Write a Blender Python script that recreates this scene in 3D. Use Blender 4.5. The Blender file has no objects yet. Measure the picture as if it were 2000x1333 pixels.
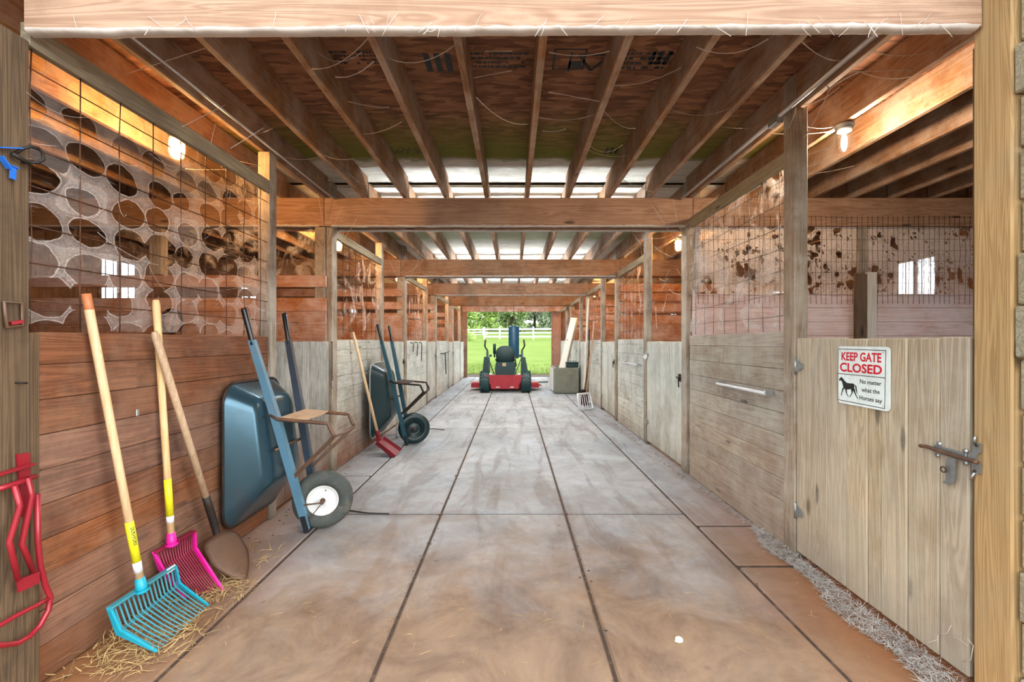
EXPOSURE, SKY_FAR, SKY_SUN, FILL_TUBE = 0.45, 3.0, 7.0, 150.0
import bpy, bmesh, math, random
from mathutils import Vector, Matrix, noise as mnoise
R = random.Random(7)
SC = bpy.context.scene
COL = SC.collection
F, CX, CY, EZ = 889.0, 1002.0, 668.0, 1.35      # lens in px of the 2000 px frame, vanishing point, eye height
XL, XR = -1.84, 1.76                             # aisle faces of the posts
PY = [1.735, 4.62, 7.75, 10.88, 14.0, 17.1]      # bay lines
GL = [3.45, 6.40, 9.74, 12.95, 15.9]             # gate posts, left row
GR = [2.845, 6.02, 9.05, 12.0, 15.1]             # gate posts, right row
ORD = ['first', 'second', 'third', 'fourth', 'fifth', 'sixth', 'seventh', 'eighth', 'ninth', 'tenth', 'eleventh']
BAY = ['nearest', 'second', 'third', 'fourth', 'farthest']

def at(px, py, Y): return Vector(((px - CX) * Y / F, Y, EZ - (py - CY) * Y / F))
def onX(px, py, X):
    Y = X * F / (px - CX)
    return Vector((X, Y, EZ - (py - CY) * Y / F))
def flo(px, py, z=0.0):
    Y = (EZ - z) * F / (py - CY)
    return Vector(((px - CX) * Y / F, Y, z))
def lin(c):
    o = []
    for v in c:
        v /= 255.0
        o.append(v / 12.92 if v <= 0.04045 else ((v + 0.055) / 1.055) ** 2.4)
    return (o[0], o[1], o[2], 1.0)

# ---------------------------------------------------------------- mesh helpers
class MB:
    def __init__(s): s.v, s.f, s.sm = [], [], []
    def add(s, vs, fs, smooth=False):
        b = len(s.v)
        s.v.extend(Vector(v) for v in vs)
        for f in fs:
            s.f.append([b + i for i in f]); s.sm.append(smooth)
        return s
    def box(s, x0, x1, y0, y1, z0, z1, c=0.0, M=None, smooth=False):
        if x0 > x1: x0, x1 = x1, x0
        if y0 > y1: y0, y1 = y1, y0
        if z0 > z1: z0, z1 = z1, z0
        if c <= 0:
            vs = [Vector((x, y, z)) for z in (z0, z1) for y in (y0, y1) for x in (x0, x1)]
            fs = [(0, 2, 3, 1), (4, 5, 7, 6), (0, 1, 5, 4), (2, 6, 7, 3), (0, 4, 6, 2), (1, 3, 7, 5)]
        else:
            c = min(c, (x1 - x0) * .45, (y1 - y0) * .45, (z1 - z0) * .45)
            vs, idx = [], {}
            for i, x in enumerate((x0, x1)):
                for j, y in enumerate((y0, y1)):
                    for k, z in enumerate((z0, z1)):
                        dx, dy, dz = (c if i == 0 else -c), (c if j == 0 else -c), (c if k == 0 else -c)
                        for a, p in enumerate(((x, y + dy, z + dz), (x + dx, y, z + dz), (x + dx, y + dy, z))):
                            idx[i, j, k, a] = len(vs); vs.append(Vector(p))
            fs = []
            I = lambda i, j, k, a: idx[i, j, k, a]
            for i in (0, 1): fs.append([I(i, 0, 0, 0), I(i, 1, 0, 0), I(i, 1, 1, 0), I(i, 0, 1, 0)])
            for j in (0, 1): fs.append([I(0, j, 0, 1), I(1, j, 0, 1), I(1, j, 1, 1), I(0, j, 1, 1)])
            for k in (0, 1): fs.append([I(0, 0, k, 2), I(1, 0, k, 2), I(1, 1, k, 2), I(0, 1, k, 2)])
            for i in (0, 1):
                for j in (0, 1): fs.append([I(i, j, 0, 0), I(i, j, 1, 0), I(i, j, 1, 1), I(i, j, 0, 1)])
                for k in (0, 1): fs.append([I(i, 0, k, 0), I(i, 1, k, 0), I(i, 1, k, 2), I(i, 0, k, 2)])
            for j in (0, 1):
                for k in (0, 1): fs.append([I(0, j, k, 1), I(1, j, k, 1), I(1, j, k, 2), I(0, j, k, 2)])
            for i in (0, 1):
                for j in (0, 1):
                    for k in (0, 1): fs.append([I(i, j, k, 0), I(i, j, k, 1), I(i, j, k, 2)])
        if M is not None: vs = [M @ v for v in vs]
        return s.add(vs, fs, smooth)
    def bar(s, p, q, w, h, up=(0, 0, 1), c=0.0):
        """box section w x h from p to q"""
        p, q = Vector(p), Vector(q)
        d = (q - p); L = d.length; d.normalize()
        up = Vector(up)
        x = d.cross(up)
        if x.length < 1e-4: x = d.cross(Vector((1, 0, 0)))
        x.normalize(); z = x.cross(d).normalized()
        M = Matrix((x, d, z)).transposed().to_4x4(); M.translation = p
        return s.box(-w / 2, w / 2, 0, L, -h / 2, h / 2, c, M)
    def tube(s, pts, r, n=8, caps=True, smooth=True, closed=False):
        pts = [Vector(p) for p in pts]
        rs = r if isinstance(r, (list, tuple)) else [r] * len(pts)
        N = len(pts); vs = []; fs = []
        t0 = (pts[1] - pts[0]).normalized()
        a = t0.orthogonal().normalized()
        for i in range(N):
            if closed: t = pts[(i + 1) % N] - pts[i - 1]
            else: t = pts[min(i + 1, N - 1)] - pts[max(i - 1, 0)]
            if t.length < 1e-9: t = t0
            t.normalize()
            a = (a - t * a.dot(t))
            if a.length < 1e-6: a = t.orthogonal()
            a.normalize(); b = t.cross(a)
            for k in range(n):
                th = 2 * math.pi * k / n
                vs.append(pts[i] + (a * math.cos(th) + b * math.sin(th)) * rs[i])
        for i in range(N if closed else N - 1):
            j = (i + 1) % N
            for k in range(n):
                l = (k + 1) % n
                fs.append((i * n + k, i * n + l, j * n + l, j * n + k))
        if caps and not closed:
            fs.append(tuple(reversed(range(n)))); fs.append(tuple((N - 1) * n + k for k in range(n)))
        return s.add(vs, fs, smooth)
    def lathe(s, prof, c=(0, 0, 0), axis=(0, 0, 1), n=24, smooth=True):
        """prof: (radius, height) along axis from c"""
        ax = Vector(axis).normalized(); a = ax.orthogonal().normalized(); b = ax.cross(a); c = Vector(c)
        vs = []; fs = []
        for (r, h) in prof:
            for k in range(n):
                th = 2 * math.pi * k / n
                vs.append(c + ax * h + (a * math.cos(th) + b * math.sin(th)) * max(r, 1e-5))
        for i in range(len(prof) - 1):
            for k in range(n):
                l = (k + 1) % n
                fs.append((i * n + k, i * n + l, (i + 1) * n + l, (i + 1) * n + k))
        return s.add(vs, fs, smooth)
    def loft(s, rings, caps=(True, True), smooth=False):
        n = len(rings[0]); vs = [Vector(p) for r in rings for p in r]; fs = []
        for i in range(len(rings) - 1):
            for k in range(n):
                l = (k + 1) % n
                fs.append((i * n + k, i * n + l, (i + 1) * n + l, (i + 1) * n + k))
        if caps[0]: fs.append(tuple(reversed(range(n))))
        if caps[1]: fs.append(tuple((len(rings) - 1) * n + k for k in range(n)))
        return s.add(vs, fs, smooth)
    def prism(s, pts, d):
        """polygon pts extruded by vector d"""
        d = Vector(d); n = len(pts)
        return s.loft([pts, [Vector(p) + d for p in pts]])

def mkmesh(name, mb, mat, org=Vector((0, 0, 0)), fixn=True):
    me = bpy.data.meshes.new(name)
    me.from_pydata([v - org for v in mb.v], [], mb.f)
    me.polygons.foreach_set('use_smooth', mb.sm)
    if fixn:
        bm = bmesh.new(); bm.from_mesh(me)
        bmesh.ops.recalc_face_normals(bm, faces=bm.faces)
        bm.to_mesh(me); bm.free()
    if mat: me.materials.append(mat)
    me.update()
    return me

def props(o, label=None, cat=None, group=None, kind=None):
    if label: o['label'] = label
    if cat: o['category'] = cat
    if group: o['group'] = group
    if kind: o['kind'] = kind
    return o
def single(name, mb, mat, label, cat, group=None, kind=None, fixn=True):
    """a top-level thing that is one mesh; its origin sits at its base"""
    lo = Vector((min(v.x for v in mb.v), min(v.y for v in mb.v), min(v.z for v in mb.v)))
    hi = Vector((max(v.x for v in mb.v), max(v.y for v in mb.v), max(v.z for v in mb.v)))
    org = Vector(((lo.x + hi.x) / 2, (lo.y + hi.y) / 2, lo.z))
    o = bpy.data.objects.new(name, mkmesh(name, mb, mat, org, fixn)); COL.objects.link(o)
    o.location = org
    return props(o, label, cat, group, kind)
def thing(name, label, cat, loc, group=None, kind=None):
    o = bpy.data.objects.new(name, None); COL.objects.link(o)
    o.location = Vector(loc); o.empty_display_size = .1
    return props(o, label, cat, group, kind)
def root_of(o):
    while o.parent: o = o.parent
    return o
def part(parent, name, mb, mat, label=None, kind=None, fixn=True):
    org = Vector(root_of(parent).location)
    o = bpy.data.objects.new(name, mkmesh(name, mb, mat, org, fixn)); COL.objects.link(o)
    o.parent = parent
    return props(o, label, None, None, kind)
def copy_tree(o, parent=None):
    c = o.copy(); COL.objects.link(c)
    if parent: c.parent = parent
    for ch in list(o.children): copy_tree(ch, c)
    return c

# ---------------------------------------------------------------- materials
class NT:
    def __init__(s, name):
        m = bpy.data.materials.new(name); m.use_nodes = True
        s.m = m; s.t = m.node_tree; s.t.nodes.clear()
        s.out = s.n('ShaderNodeOutputMaterial')
    def n(s, ty, **kw):
        nd = s.t.nodes.new(ty)
        for k, v in kw.items(): setattr(nd, k, v)
        return nd
    def l(s, a, b): s.t.links.new(a, b)
    def val(s, sock, v):
        if hasattr(v, 'is_linked') or hasattr(v, 'links'): s.l(v, sock)
        else: sock.default_value = v
    def math(s, op, a, b=0.0, c=0.0, clamp=False):
        nd = s.n('ShaderNodeMath', operation=op, use_clamp=clamp)
        s.val(nd.inputs[0], a); s.val(nd.inputs[1], b); s.val(nd.inputs[2], c)
        return nd.outputs[0]
    def vmath(s, op, a, b=(0, 0, 0)):
        nd = s.n('ShaderNodeVectorMath', operation=op)
        s.val(nd.inputs[0], a); s.val(nd.inputs[1], b)
        return nd.outputs[0]
    def mix(s, f, a, b, blend='MIX'):
        nd = s.n('ShaderNodeMix', data_type='RGBA', blend_type=blend)
        s.val(nd.inputs[0], f); s.val(nd.inputs[6], a); s.val(nd.inputs[7], b)
        return nd.outputs[2]
    def ramp(s, f, stops, interp='LINEAR'):
        nd = s.n('ShaderNodeValToRGB'); cr = nd.color_ramp; cr.interpolation = interp
        while len(cr.elements) > 1: cr.elements.remove(cr.elements[-1])
        for i, (p, c) in enumerate(stops):
            e = cr.elements[0] if i == 0 else cr.elements.new(p)
            e.position = p; e.color = c if not isinstance(c, (int, float)) else (c, c, c, 1)
        s.l(f, nd.inputs[0])
        return nd.outputs[0]
    def noise(s, vec, scale=5, detail=4, rough=.55, dist=0.0):
        nd = s.n('ShaderNodeTexNoise')
        nd.inputs['Scale'].default_value = scale; nd.inputs['Detail'].default_value = detail
        nd.inputs['Roughness'].default_value = rough; nd.inputs['Distortion'].default_value = dist
        s.l(vec, nd.inputs['Vector'])
        return nd.outputs[0]
    def voro(s, vec, scale=5, feature='F1', rnd=1.0, out=0):
        nd = s.n('ShaderNodeTexVoronoi', feature=feature)
        nd.inputs['Scale'].default_value = scale
        if 'Randomness' in nd.inputs: nd.inputs['Randomness'].default_value = rnd
        s.l(vec, nd.inputs['Vector'])
        return nd.outputs[out]
    def mapping(s, vec, scale=(1, 1, 1), loc=(0, 0, 0)):
        nd = s.n('ShaderNodeMapping'); nd.inputs['Scale'].default_value = scale; nd.inputs['Location'].default_value = loc
        s.l(vec, nd.inputs['Vector'])
        return nd.outputs[0]
    def bsdf(s, color, rough=.6, metal=0.0, bump=None, bstr=.3, bdist=.01, spec=.4, **kw):
        b = s.n('ShaderNodeBsdfPrincipled')
        s.val(b.inputs['Base Color'], color); s.val(b.inputs['Roughness'], rough); s.val(b.inputs['Metallic'], metal)
        b.inputs['Specular IOR Level'].default_value = spec
        for k, v in kw.items(): s.val(b.inputs[k.replace('_', ' ')], v)
        if bump is not None:
            bn = s.n('ShaderNodeBump'); bn.inputs['Strength'].default_value = bstr; bn.inputs['Distance'].default_value = bdist
            s.l(bump, bn.inputs['Height']); s.l(bn.outputs[0], b.inputs['Normal'])
        s.l(b.outputs[0], s.out.inputs[0])
        return b
    def pos(s): return s.n('ShaderNodeNewGeometry').outputs['Position']

def wood(name, c1, c2, axis, dirt=(60, 45, 35), dirtamt=.35, dust=None, rough=.75, knots=True, vary=.25, ring=7.0, low=None, bstr=.5):
    """sawn timber with its grain along one axis"""
    t = NT(name)
    tc = t.n('ShaderNodeTexCoord').outputs['Object']
    geo = t.n('ShaderNodeNewGeometry'); oi = t.n('ShaderNodeObjectInfo')
    rnd = t.math('ADD', t.math('MULTIPLY', geo.outputs['Random Per Island'], 31.7), t.math('MULTIPLY', oi.outputs['Random'], 57.3))
    cmb = t.n('ShaderNodeCombineXYZ')
    for i in range(3): t.l(rnd, cmb.inputs[i])
    p = t.vmath('ADD', tc, cmb.outputs[0])
    def sc(al, ac): return tuple(al if i == axis else ac for i in range(3))
    g1 = t.noise(t.mapping(p, sc(.35, ring)), 1.6, 3, .5, 1.4)
    g2 = t.noise(t.mapping(p, sc(1.6, 70)), 1.0, 3, .6, .2)
    w = t.n('ShaderNodeMath', operation='SINE'); t.l(t.math('MULTIPLY', g1, 55.0), w.inputs[0])
    rings = t.math('MULTIPLY_ADD', w.outputs[0], .5, .5)
    f = t.math('ADD', t.math('MULTIPLY', rings, .38), t.math('MULTIPLY', g2, .62))
    col = t.mix(t.ramp(f, [(.18, 0), (.82, 1)]), lin(c1), lin(c2))
    hs = t.n('ShaderNodeHueSaturation')
    rv = t.math('FRACT', t.math('MULTIPLY', rnd, 7.13))
    t.l(t.math('MULTIPLY_ADD', rv, vary, 1 - vary * .55), hs.inputs['Value'])
    t.l(t.math('MULTIPLY_ADD', t.math('FRACT', t.math('MULTIPLY', rnd, 3.77)), .3, .85), hs.inputs['Saturation'])
    t.l(col, hs.inputs['Color']); col = hs.outputs[0]
    if knots:
        v = t.voro(t.mapping(p, sc(1.1, 4.2)), 1.5, 'F1', 1.0)
        kf = t.ramp(t.math('ADD', v, t.math('MULTIPLY', g2, .04)), [(.085, 1), (.14, 0)])
        col = t.mix(t.math('MULTIPLY', kf, .8), col, lin([c * .45 for c in c1]))
    blot = t.noise(p, 2.3, 5, .65, .6)
    bf = t.ramp(blot, [(.46, 0), (.7, 1)])
    col = t.mix(t.math('MULTIPLY', bf, dirtamt), col, lin(dirt))
    if dust:
        d = t.ramp(t.noise(t.pos(), 3.1, 6, .7), [(.42, 0), (.62, 1)])
        col = t.mix(t.math('MULTIPLY', d, dust[1]), col, lin(dust[0]))
    if low:                                   # splashed dirt on the lowest boards: (colour, height, amount)
        z = t.n('ShaderNodeSeparateXYZ'); t.l(t.pos(), z.inputs[0])
        lf = t.math('SUBTRACT', 1.0, t.math('DIVIDE', t.math('ADD', z.outputs[2], t.math('MULTIPLY', t.math('SUBTRACT', t.noise(t.pos(), 2.0, 5, .7), .5), low[1] * 1.6)), low[1]), clamp=True)
        col = t.mix(t.math('MULTIPLY', lf, low[2]), col, lin(low[0]))
    t.bsdf(col, rough, bump=t.math('ADD', t.math('MULTIPLY', g2, .7), t.math('MULTIPLY', rings, .3)), bstr=bstr, bdist=.004, spec=.25)
    return t.m

def plain(name, c, rough=.5, metal=0.0, wear=None, wamt=.5, wscale=9, spec=.5, bump=0.0, coat=0.0):
    t = NT(name)
    tc = t.n('ShaderNodeTexCoord').outputs['Object']
    nz = t.noise(tc, wscale, 6, .65, .3)
    col = lin(c)
    hue = t.mix(t.ramp(nz, [(.35, 0), (.7, 1)]), tuple(x * .86 for x in col[:3]) + (1,), tuple(min(1, x * 1.1) for x in col[:3]) + (1,))
    if wear: hue = t.mix(t.math('MULTIPLY', t.ramp(t.noise(tc, wscale * .6, 7, .7, .8), [(.5, 0), (.62, 1)]), wamt), hue, lin(wear))
    kw = {}
    if coat: kw['Coat_Weight'] = coat
    t.bsdf(hue, rough, metal, bump=nz if bump else None, bstr=bump, bdist=.004, spec=spec, **kw)
    return t.m

def emis(name, c, s):
    t = NT(name); e = t.n('ShaderNodeEmission'); e.inputs[0].default_value = c; e.inputs[1].default_value = s
    t.l(e.outputs[0], t.out.inputs[0])
    return t.m

def glass(name, tint=(1, 1, 1, 1), g=.12, milky=0.0):
    t = NT(name); a = t.n('ShaderNodeBsdfTransparent'); a.inputs[0].default_value = tint
    b = t.n('ShaderNodeBsdfGlossy'); b.inputs['Roughness'].default_value = .08
    m = t.n('ShaderNodeMixShader'); m.inputs[0].default_value = g
    t.l(a.outputs[0], m.inputs[1]); t.l(b.outputs[0], m.inputs[2])
    last = m.outputs[0]
    if milky:
        d = t.n('ShaderNodeBsdfTranslucent'); d.inputs[0].default_value = (.8, .8, .78, 1)
        m2 = t.n('ShaderNodeMixShader'); m2.inputs[0].default_value = milky
        t.l(last, m2.inputs[1]); t.l(d.outputs[0], m2.inputs[2]); last = m2.outputs[0]
    t.l(last, t.out.inputs[0])
    return t.m

def web(name, mode, color=(205, 198, 192), dens=.7):
    """spider web cloth: thin threads felted into sheets with round openings"""
    t = NT(name)
    p = t.pos()
    sp = t.n('ShaderNodeSeparateXYZ'); t.l(p, sp.inputs[0])
    wob = t.noise(p, 5.5, 3, .5)
    fib = t.noise(t.mapping(p, (30, 30, 30)), 2.2, 5, .75, 2.5)
    fine = t.voro(t.vmath('ADD', p, t.vmath('SCALE', p, (0, 0, 0))), 38, 'DISTANCE_TO_EDGE')
    thr = t.ramp(fine, [(.0, 1), (.05, .25), (.12, 0)])
    if mode == 'grid':                        # an opening in each mesh of the wire panel
        cb_ = t.n('ShaderNodeCombineXYZ')
        t.l(t.math('ADD', t.math('SUBTRACT', t.math('DIVIDE', t.math('SUBTRACT', sp.outputs[1], 1.76), .2), 0.0), t.math('MULTIPLY', t.math('SUBTRACT', wob, .5), .35)), cb_.inputs[0])
        t.l(t.math('ADD', t.math('SUBTRACT', t.math('DIVIDE', t.math('SUBTRACT', sp.outputs[2], 1.506), .15), 0.0), t.math('MULTIPLY', t.math('SUBTRACT', t.noise(p, 4.1, 3, .5), .5), .35)), cb_.inputs[1])
        vo = t.n('ShaderNodeTexVoronoi', voronoi_dimensions='2D', feature='F1'); vo.inputs['Scale'].default_value = 1.0; vo.inputs['Randomness'].default_value = .32
        t.l(cb_.outputs[0], vo.inputs['Vector'])
        sc_ = t.n('ShaderNodeSeparateColor'); t.l(vo.outputs['Color'], sc_.inputs[0])
        big = t.ramp(t.noise(p, 2.2, 4, .55), [(.36, 0), (.56, 1)])
        rad = t.math('ADD', .575, t.math('ADD', t.math('MULTIPLY', big, -.17), t.math('MULTIPLY', t.math('SUBTRACT', sc_.outputs[0], .5), .16)))
        e = t.math('SUBTRACT', t.math('ADD', vo.outputs['Distance'], t.math('MULTIPLY', t.math('SUBTRACT', t.noise(p, 24, 4, .65), .5), .07)), rad)
        rim = t.ramp(t.math('ADD', t.math('MULTIPLY', e, 2.5), .5), [(.44, 0), (.5, .95), (.56, .34), (.9, .5)])
        film = t.math('MULTIPLY', t.math('LESS_THAN', sc_.outputs[1], .25), .22)
        a = t.math('MULTIPLY', t.math('ADD', rim, film), t.math('ADD', t.math('MULTIPLY', t.noise(t.mapping(p, (1, 16, 22)), 1.3, 6, .8, 3.0), 1.05), t.math('MULTIPLY', thr, .22)))
        a = t.math('ADD', a, t.math('MULTIPLY', t.ramp(t.noise(t.mapping(p, (1, 9, 34)), .8, 5, .7, 1.5), [(.6, 0), (.68, 1)]), .14))
        zf = t.ramp(t.math('DIVIDE', t.math('SUBTRACT', sp.outputs[2], 1.4), 1.1), [(0, .75), (.55, 1), (.8, .45), (1, .3)])
        a = t.math('MULTIPLY', a, zf)
    elif mode == 'sheet':                     # felted sheet with torn dark openings
        dn = t.n('ShaderNodeTexNoise'); dn.inputs['Scale'].default_value = 7; dn.inputs['Detail'].default_value = 3; t.l(p, dn.inputs['Vector'])
        dv_ = t.n('ShaderNodeVectorMath', operation='SCALE'); t.l(dn.outputs['Color'], dv_.inputs[0]); dv_.inputs['Scale'].default_value = .16
        pd = t.vmath('ADD', t.mapping(p, (1, 1, .72)), dv_.outputs[0])
        v1 = t.voro(pd, 9.0, 'F1'); v2 = t.voro(pd, 21.0, 'F1')
        pick = t.noise(p, 2.1, 4, .6)
        h1 = t.ramp(t.math('ADD', v1, t.math('MULTIPLY', t.math('SUBTRACT', pick, .52), 1.6)), [(.2, 0), (.3, .95), (.36, .6), (.5, .85)])
        h2 = t.ramp(t.math('ADD', v2, t.math('MULTIPLY', t.math('SUBTRACT', t.noise(p, 3.3, 4, .6), .5), 1.4)), [(.16, .1), (.3, .9), (.4, .7)])
        hole = t.math('MULTIPLY', h1, h2)
        zz = t.ramp(t.math('DIVIDE', t.math('SUBTRACT', sp.outputs[2], 1.8), .72), [(0, .75), (.3, .6), (.7, 1), (1, 1)])
        a = t.math('MULTIPLY', hole, t.math('ADD', .35, t.math('ADD', t.math('MULTIPLY', fib, .6), t.math('MULTIPLY', thr, .5))))
        a = t.math('MULTIPLY', a, zz)
    else:                                     # loose shreds
        a = t.math('MULTIPLY', t.ramp(t.noise(p, 4.0, 5, .65, 1.0), [(.5, 0), (.64, 1)]), t.math('ADD', t.math('MULTIPLY', fib, .8), t.math('MULTIPLY', thr, .5)))
    a = t.math('MULTIPLY', a, dens, clamp=True)
    tr = t.n('ShaderNodeBsdfTransparent')
    df = t.n('ShaderNodeBsdfDiffuse'); df.inputs[0].default_value = lin(color)
    tl = t.n('ShaderNodeBsdfTranslucent'); tl.inputs[0].default_value = lin(color)
    m1 = t.n('ShaderNodeMixShader'); m1.inputs[0].default_value = .5
    t.l(df.outputs[0], m1.inputs[1]); t.l(tl.outputs[0], m1.inputs[2])
    m2 = t.n('ShaderNodeMixShader'); t.l(a, m2.inputs[0]); t.l(tr.outputs[0], m2.inputs[1]); t.l(m1.outputs[0], m2.inputs[2])
    t.l(m2.outputs[0], t.out.inputs[0])
    return t.m

DUST = ((205, 198, 188), .45)
M = {}
M['beam'] = wood('beam_timber', (150, 114, 88), (190, 154, 126), 0, dirt=(112, 82, 62), dirtamt=.4)
M['beamshade'] = wood('shaded_beam_timber', (112, 80, 58), (154, 116, 86), 0, dirt=(84, 62, 46), dirtamt=.5, dust=((160, 140, 118), .3))  # darker beam copy, paints shade onto camera-facing boards further in
M['post'] = wood('post_timber', (122, 108, 92), (166, 152, 134), 2, dirt=(82, 66, 54), dirtamt=.5, dust=((200, 196, 184), .35), low=((70, 60, 52), .25, .6))
M['doorpost'] = wood('doorway_post_timber', (150, 120, 78), (184, 152, 106), 2, dirt=(150, 134, 104), dirtamt=.5, ring=10)
M['darkpost'] = wood('old_post_timber', (70, 54, 38), (108, 86, 62), 2, dirt=(54, 42, 32), dirtamt=.6, ring=10)
M['joist'] = wood('joist_timber', (126, 94, 70), (170, 134, 104), 1, dirt=(92, 68, 50), dirtamt=.45, dust=((196, 184, 170), .45))
M['rail'] = wood('rail_timber', (140, 128, 104), (182, 170, 142), 1, dirt=(110, 96, 76), dirtamt=.4)
M['brown'] = wood('brown_stall_planks', (92, 56, 36), (130, 84, 58), 1, dirt=(58, 40, 34), dirtamt=.6, dust=((150, 122, 100), .3), vary=.16, low=((78, 50, 36), .35, .5))
M['tan'] = wood('tan_stall_planks', (136, 122, 108), (172, 160, 144), 1, dirt=(124, 98, 84), dirtamt=.5, dust=((182, 180, 168), .5), low=((120, 86, 62), .5, .4))
M['greyh'] = wood('grey_stall_planks', (158, 160, 150), (204, 206, 196), 1, dirt=(128, 122, 110), dirtamt=.45, dust=((222, 226, 220), .55), low=((140, 116, 96), .35, .5))  # weathered grey, made paler to carry daylight from the far doorway
M['greyv'] = wood('grey_gate_planks', (156, 158, 148), (202, 204, 194), 2, dirt=(124, 118, 104), dirtamt=.45, dust=((218, 222, 214), .45), low=((120, 104, 88), .3, .5))  # far gates lightened likewise, daylight put into the colour
M['greydark'] = wood('streaked_gate_planks', (112, 110, 102), (168, 166, 158), 2, dirt=(64, 58, 52), dirtamt=.6, dust=((190, 190, 182), .4), low=((104, 66, 48), .7, .85), vary=.35)
M['greystain'] = wood('stained_stall_planks', (150, 150, 138), (198, 198, 186), 1, dirt=(120, 100, 82), dirtamt=.5, dust=((214, 216, 208), .4), low=((116, 70, 46), .85, .95))
M['partlit'] = wood('dusty_lit_partition_planks', (192, 166, 160), (228, 208, 204), 0, dirt=(150, 116, 108), dirtamt=.45, dust=((216, 208, 212), .6))  # dusty copy of the partition planks with window light painted in
M['tanv'] = wood('tan_gate_planks', (148, 132, 108), (190, 173, 146), 2, dirt=(136, 120, 98), dirtamt=.4, dust=((178, 174, 158), .4), low=((136, 128, 116), .3, .7))
M['part'] = wood('stall_partition_planks', (142, 92, 62), (182, 130, 94), 0, dirt=(116, 80, 62), dirtamt=.4, dust=((214, 200, 196), .45))
M['siding'] = wood('barn_siding', (96, 72, 58), (140, 110, 90), 2, dirt=(70, 52, 44), dirtamt=.4, dust=((170, 150, 136), .3))
M['sidingx'] = wood('weathered_siding', (126, 118, 96), (168, 160, 134), 0, dirt=(90, 84, 66), dirtamt=.5)
M['pale'] = wood('pale_board', (196, 192, 182), (226, 222, 212), 2, dirt=(170, 160, 146), dirtamt=.3)
M['handle'] = wood('ash_handle', (202, 166, 122), (228, 200, 160), 2, dirt=(180, 138, 96), dirtamt=.35, rough=.45, knots=False, ring=30, bstr=.1)
M['oldhandle'] = wood('worn_handle', (150, 122, 96), (190, 164, 134), 2, dirt=(110, 90, 72), dirtamt=.4, rough=.55, knots=False, ring=30, bstr=.15)
M['doorx'] = wood('barn_door_boards', (136, 100, 84), (170, 132, 112), 2, dirt=(110, 80, 68), dirtamt=.3)
M['wire'] = plain('rusty_wire', (78, 50, 38), .6, .6, wear=(120, 80, 55))
M['wiregrey'] = plain('dull_wire', (120, 112, 104), .55, .7)
M['galv'] = plain('galvanised_steel', (176, 182, 184), .38, .85, wear=(140, 140, 136), wamt=.4)
M['pvc'] = plain('pale_conduit', (206, 210, 216), .35, .5)
M['iron'] = plain('dark_iron', (52, 46, 42), .6, .7, wear=(92, 62, 44), wamt=.5)
M['rust'] = plain('brown_steel', (104, 80, 64), .55, .5, wear=(140, 96, 64), wamt=.6)
M['red'] = plain('red_enamel', (146, 24, 38), .4, .2, wear=(120, 30, 32), wamt=.5, coat=.2)
M['redtool'] = plain('red_plastic', (118, 14, 26), .45)
M['teal'] = plain('turquoise_plastic', (18, 150, 172), .42)
M['tealin'] = plain('dusty_turquoise_plastic', (54, 128, 140), .6, wear=(96, 120, 110), wamt=.4)
M['pink'] = plain('magenta_plastic', (226, 24, 146), .42)
M['pinkin'] = plain('dark_magenta_plastic', (128, 16, 50), .5)
M['yellow'] = plain('yellow_sticker', (222, 214, 30), .4)
M['sticker'] = plain('white_sticker', (226, 224, 226), .4)
M['black'] = plain('black_rubber', (24, 26, 28), .6)
M['blackgrip'] = plain('black_grip', (14, 14, 16), .28, spec=.6)
M['ink'] = plain('black_print', (18, 20, 22), .6)
M['redink'] = plain('red_print', (206, 14, 40), .5)
M['tyre'] = plain('dusty_tyre', (66, 70, 66), .75, wear=(112, 104, 88), wamt=.5)
M['hub'] = plain('white_wheel_hub', (222, 222, 218), .45, wear=(170, 150, 120), wamt=.4)
M['wbblue'] = plain('blue_steel_handle', (88, 130, 152), .45, .1, wear=(120, 104, 92), wamt=.35, wscale=4)
M['wbdark'] = plain('slate_steel_handle', (60, 72, 84), .4, .3)
M['tray'] = plain('blue_black_tray_steel', (62, 90, 102), .24, .6, wear=(96, 66, 46), wamt=.3, wscale=3)
M['traydark'] = plain('dark_green_tray', (14, 42, 46), .32, .1, spec=.6)
M['wbteal'] = plain('teal_steel_handle', (44, 86, 100), .45, .1)
M['tealblack'] = plain('shade_tinted_black_plastic', (10, 54, 58), .45)  # black plastic with the teal tone of its shade painted in
M['seat'] = plain('shade_tinted_black_vinyl', (8, 46, 48), .5)  # black seat vinyl, tinted teal for the shade it sits in
M['blade'] = plain('brown_blade_steel', (92, 66, 48), .6, .35, wear=(70, 50, 38), wamt=.6)
M['mred'] = plain('mower_red', (160, 22, 40), .4, .1, coat=.2)
M['bag'] = plain('navy_vinyl_bag', (10, 74, 106), .4, bump=.2)
M['concrete2'] = plain('concrete_trough', (124, 128, 116), .85, wear=(96, 100, 88), wamt=.5, wscale=4, bump=.3)
M['whitepaint'] = plain('white_vinyl', (225, 228, 230), .4)
M['plate'] = plain('tan_plate', (186, 158, 126), .6, wear=(140, 112, 84), wamt=.4)
M['signface'] = plain('sign_white', (226, 236, 232), .35)
M['blue'] = plain('blue_webbing', (20, 98, 190), .6)
M['cable'] = plain('black_cable', (26, 24, 24), .5)
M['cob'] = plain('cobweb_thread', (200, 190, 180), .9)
M['straw'] = plain('straw', (188, 158, 104), .7, wear=(120, 86, 50), wamt=.75, wscale=20)
M['chaff'] = plain('grey_chaff', (180, 176, 170), .8, wear=(110, 100, 92), wamt=.6, wscale=20)
M['stone'] = plain('chalky_stone', (226, 222, 196), .8)
M['bulb'] = emis('lamp_bulb', (1.0, .50, .16, 1), 1500.0)
M['bulb2'] = emis('lamp_bulb_cooler', (1.0, .74, .52, 1), 2400.0)
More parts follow.
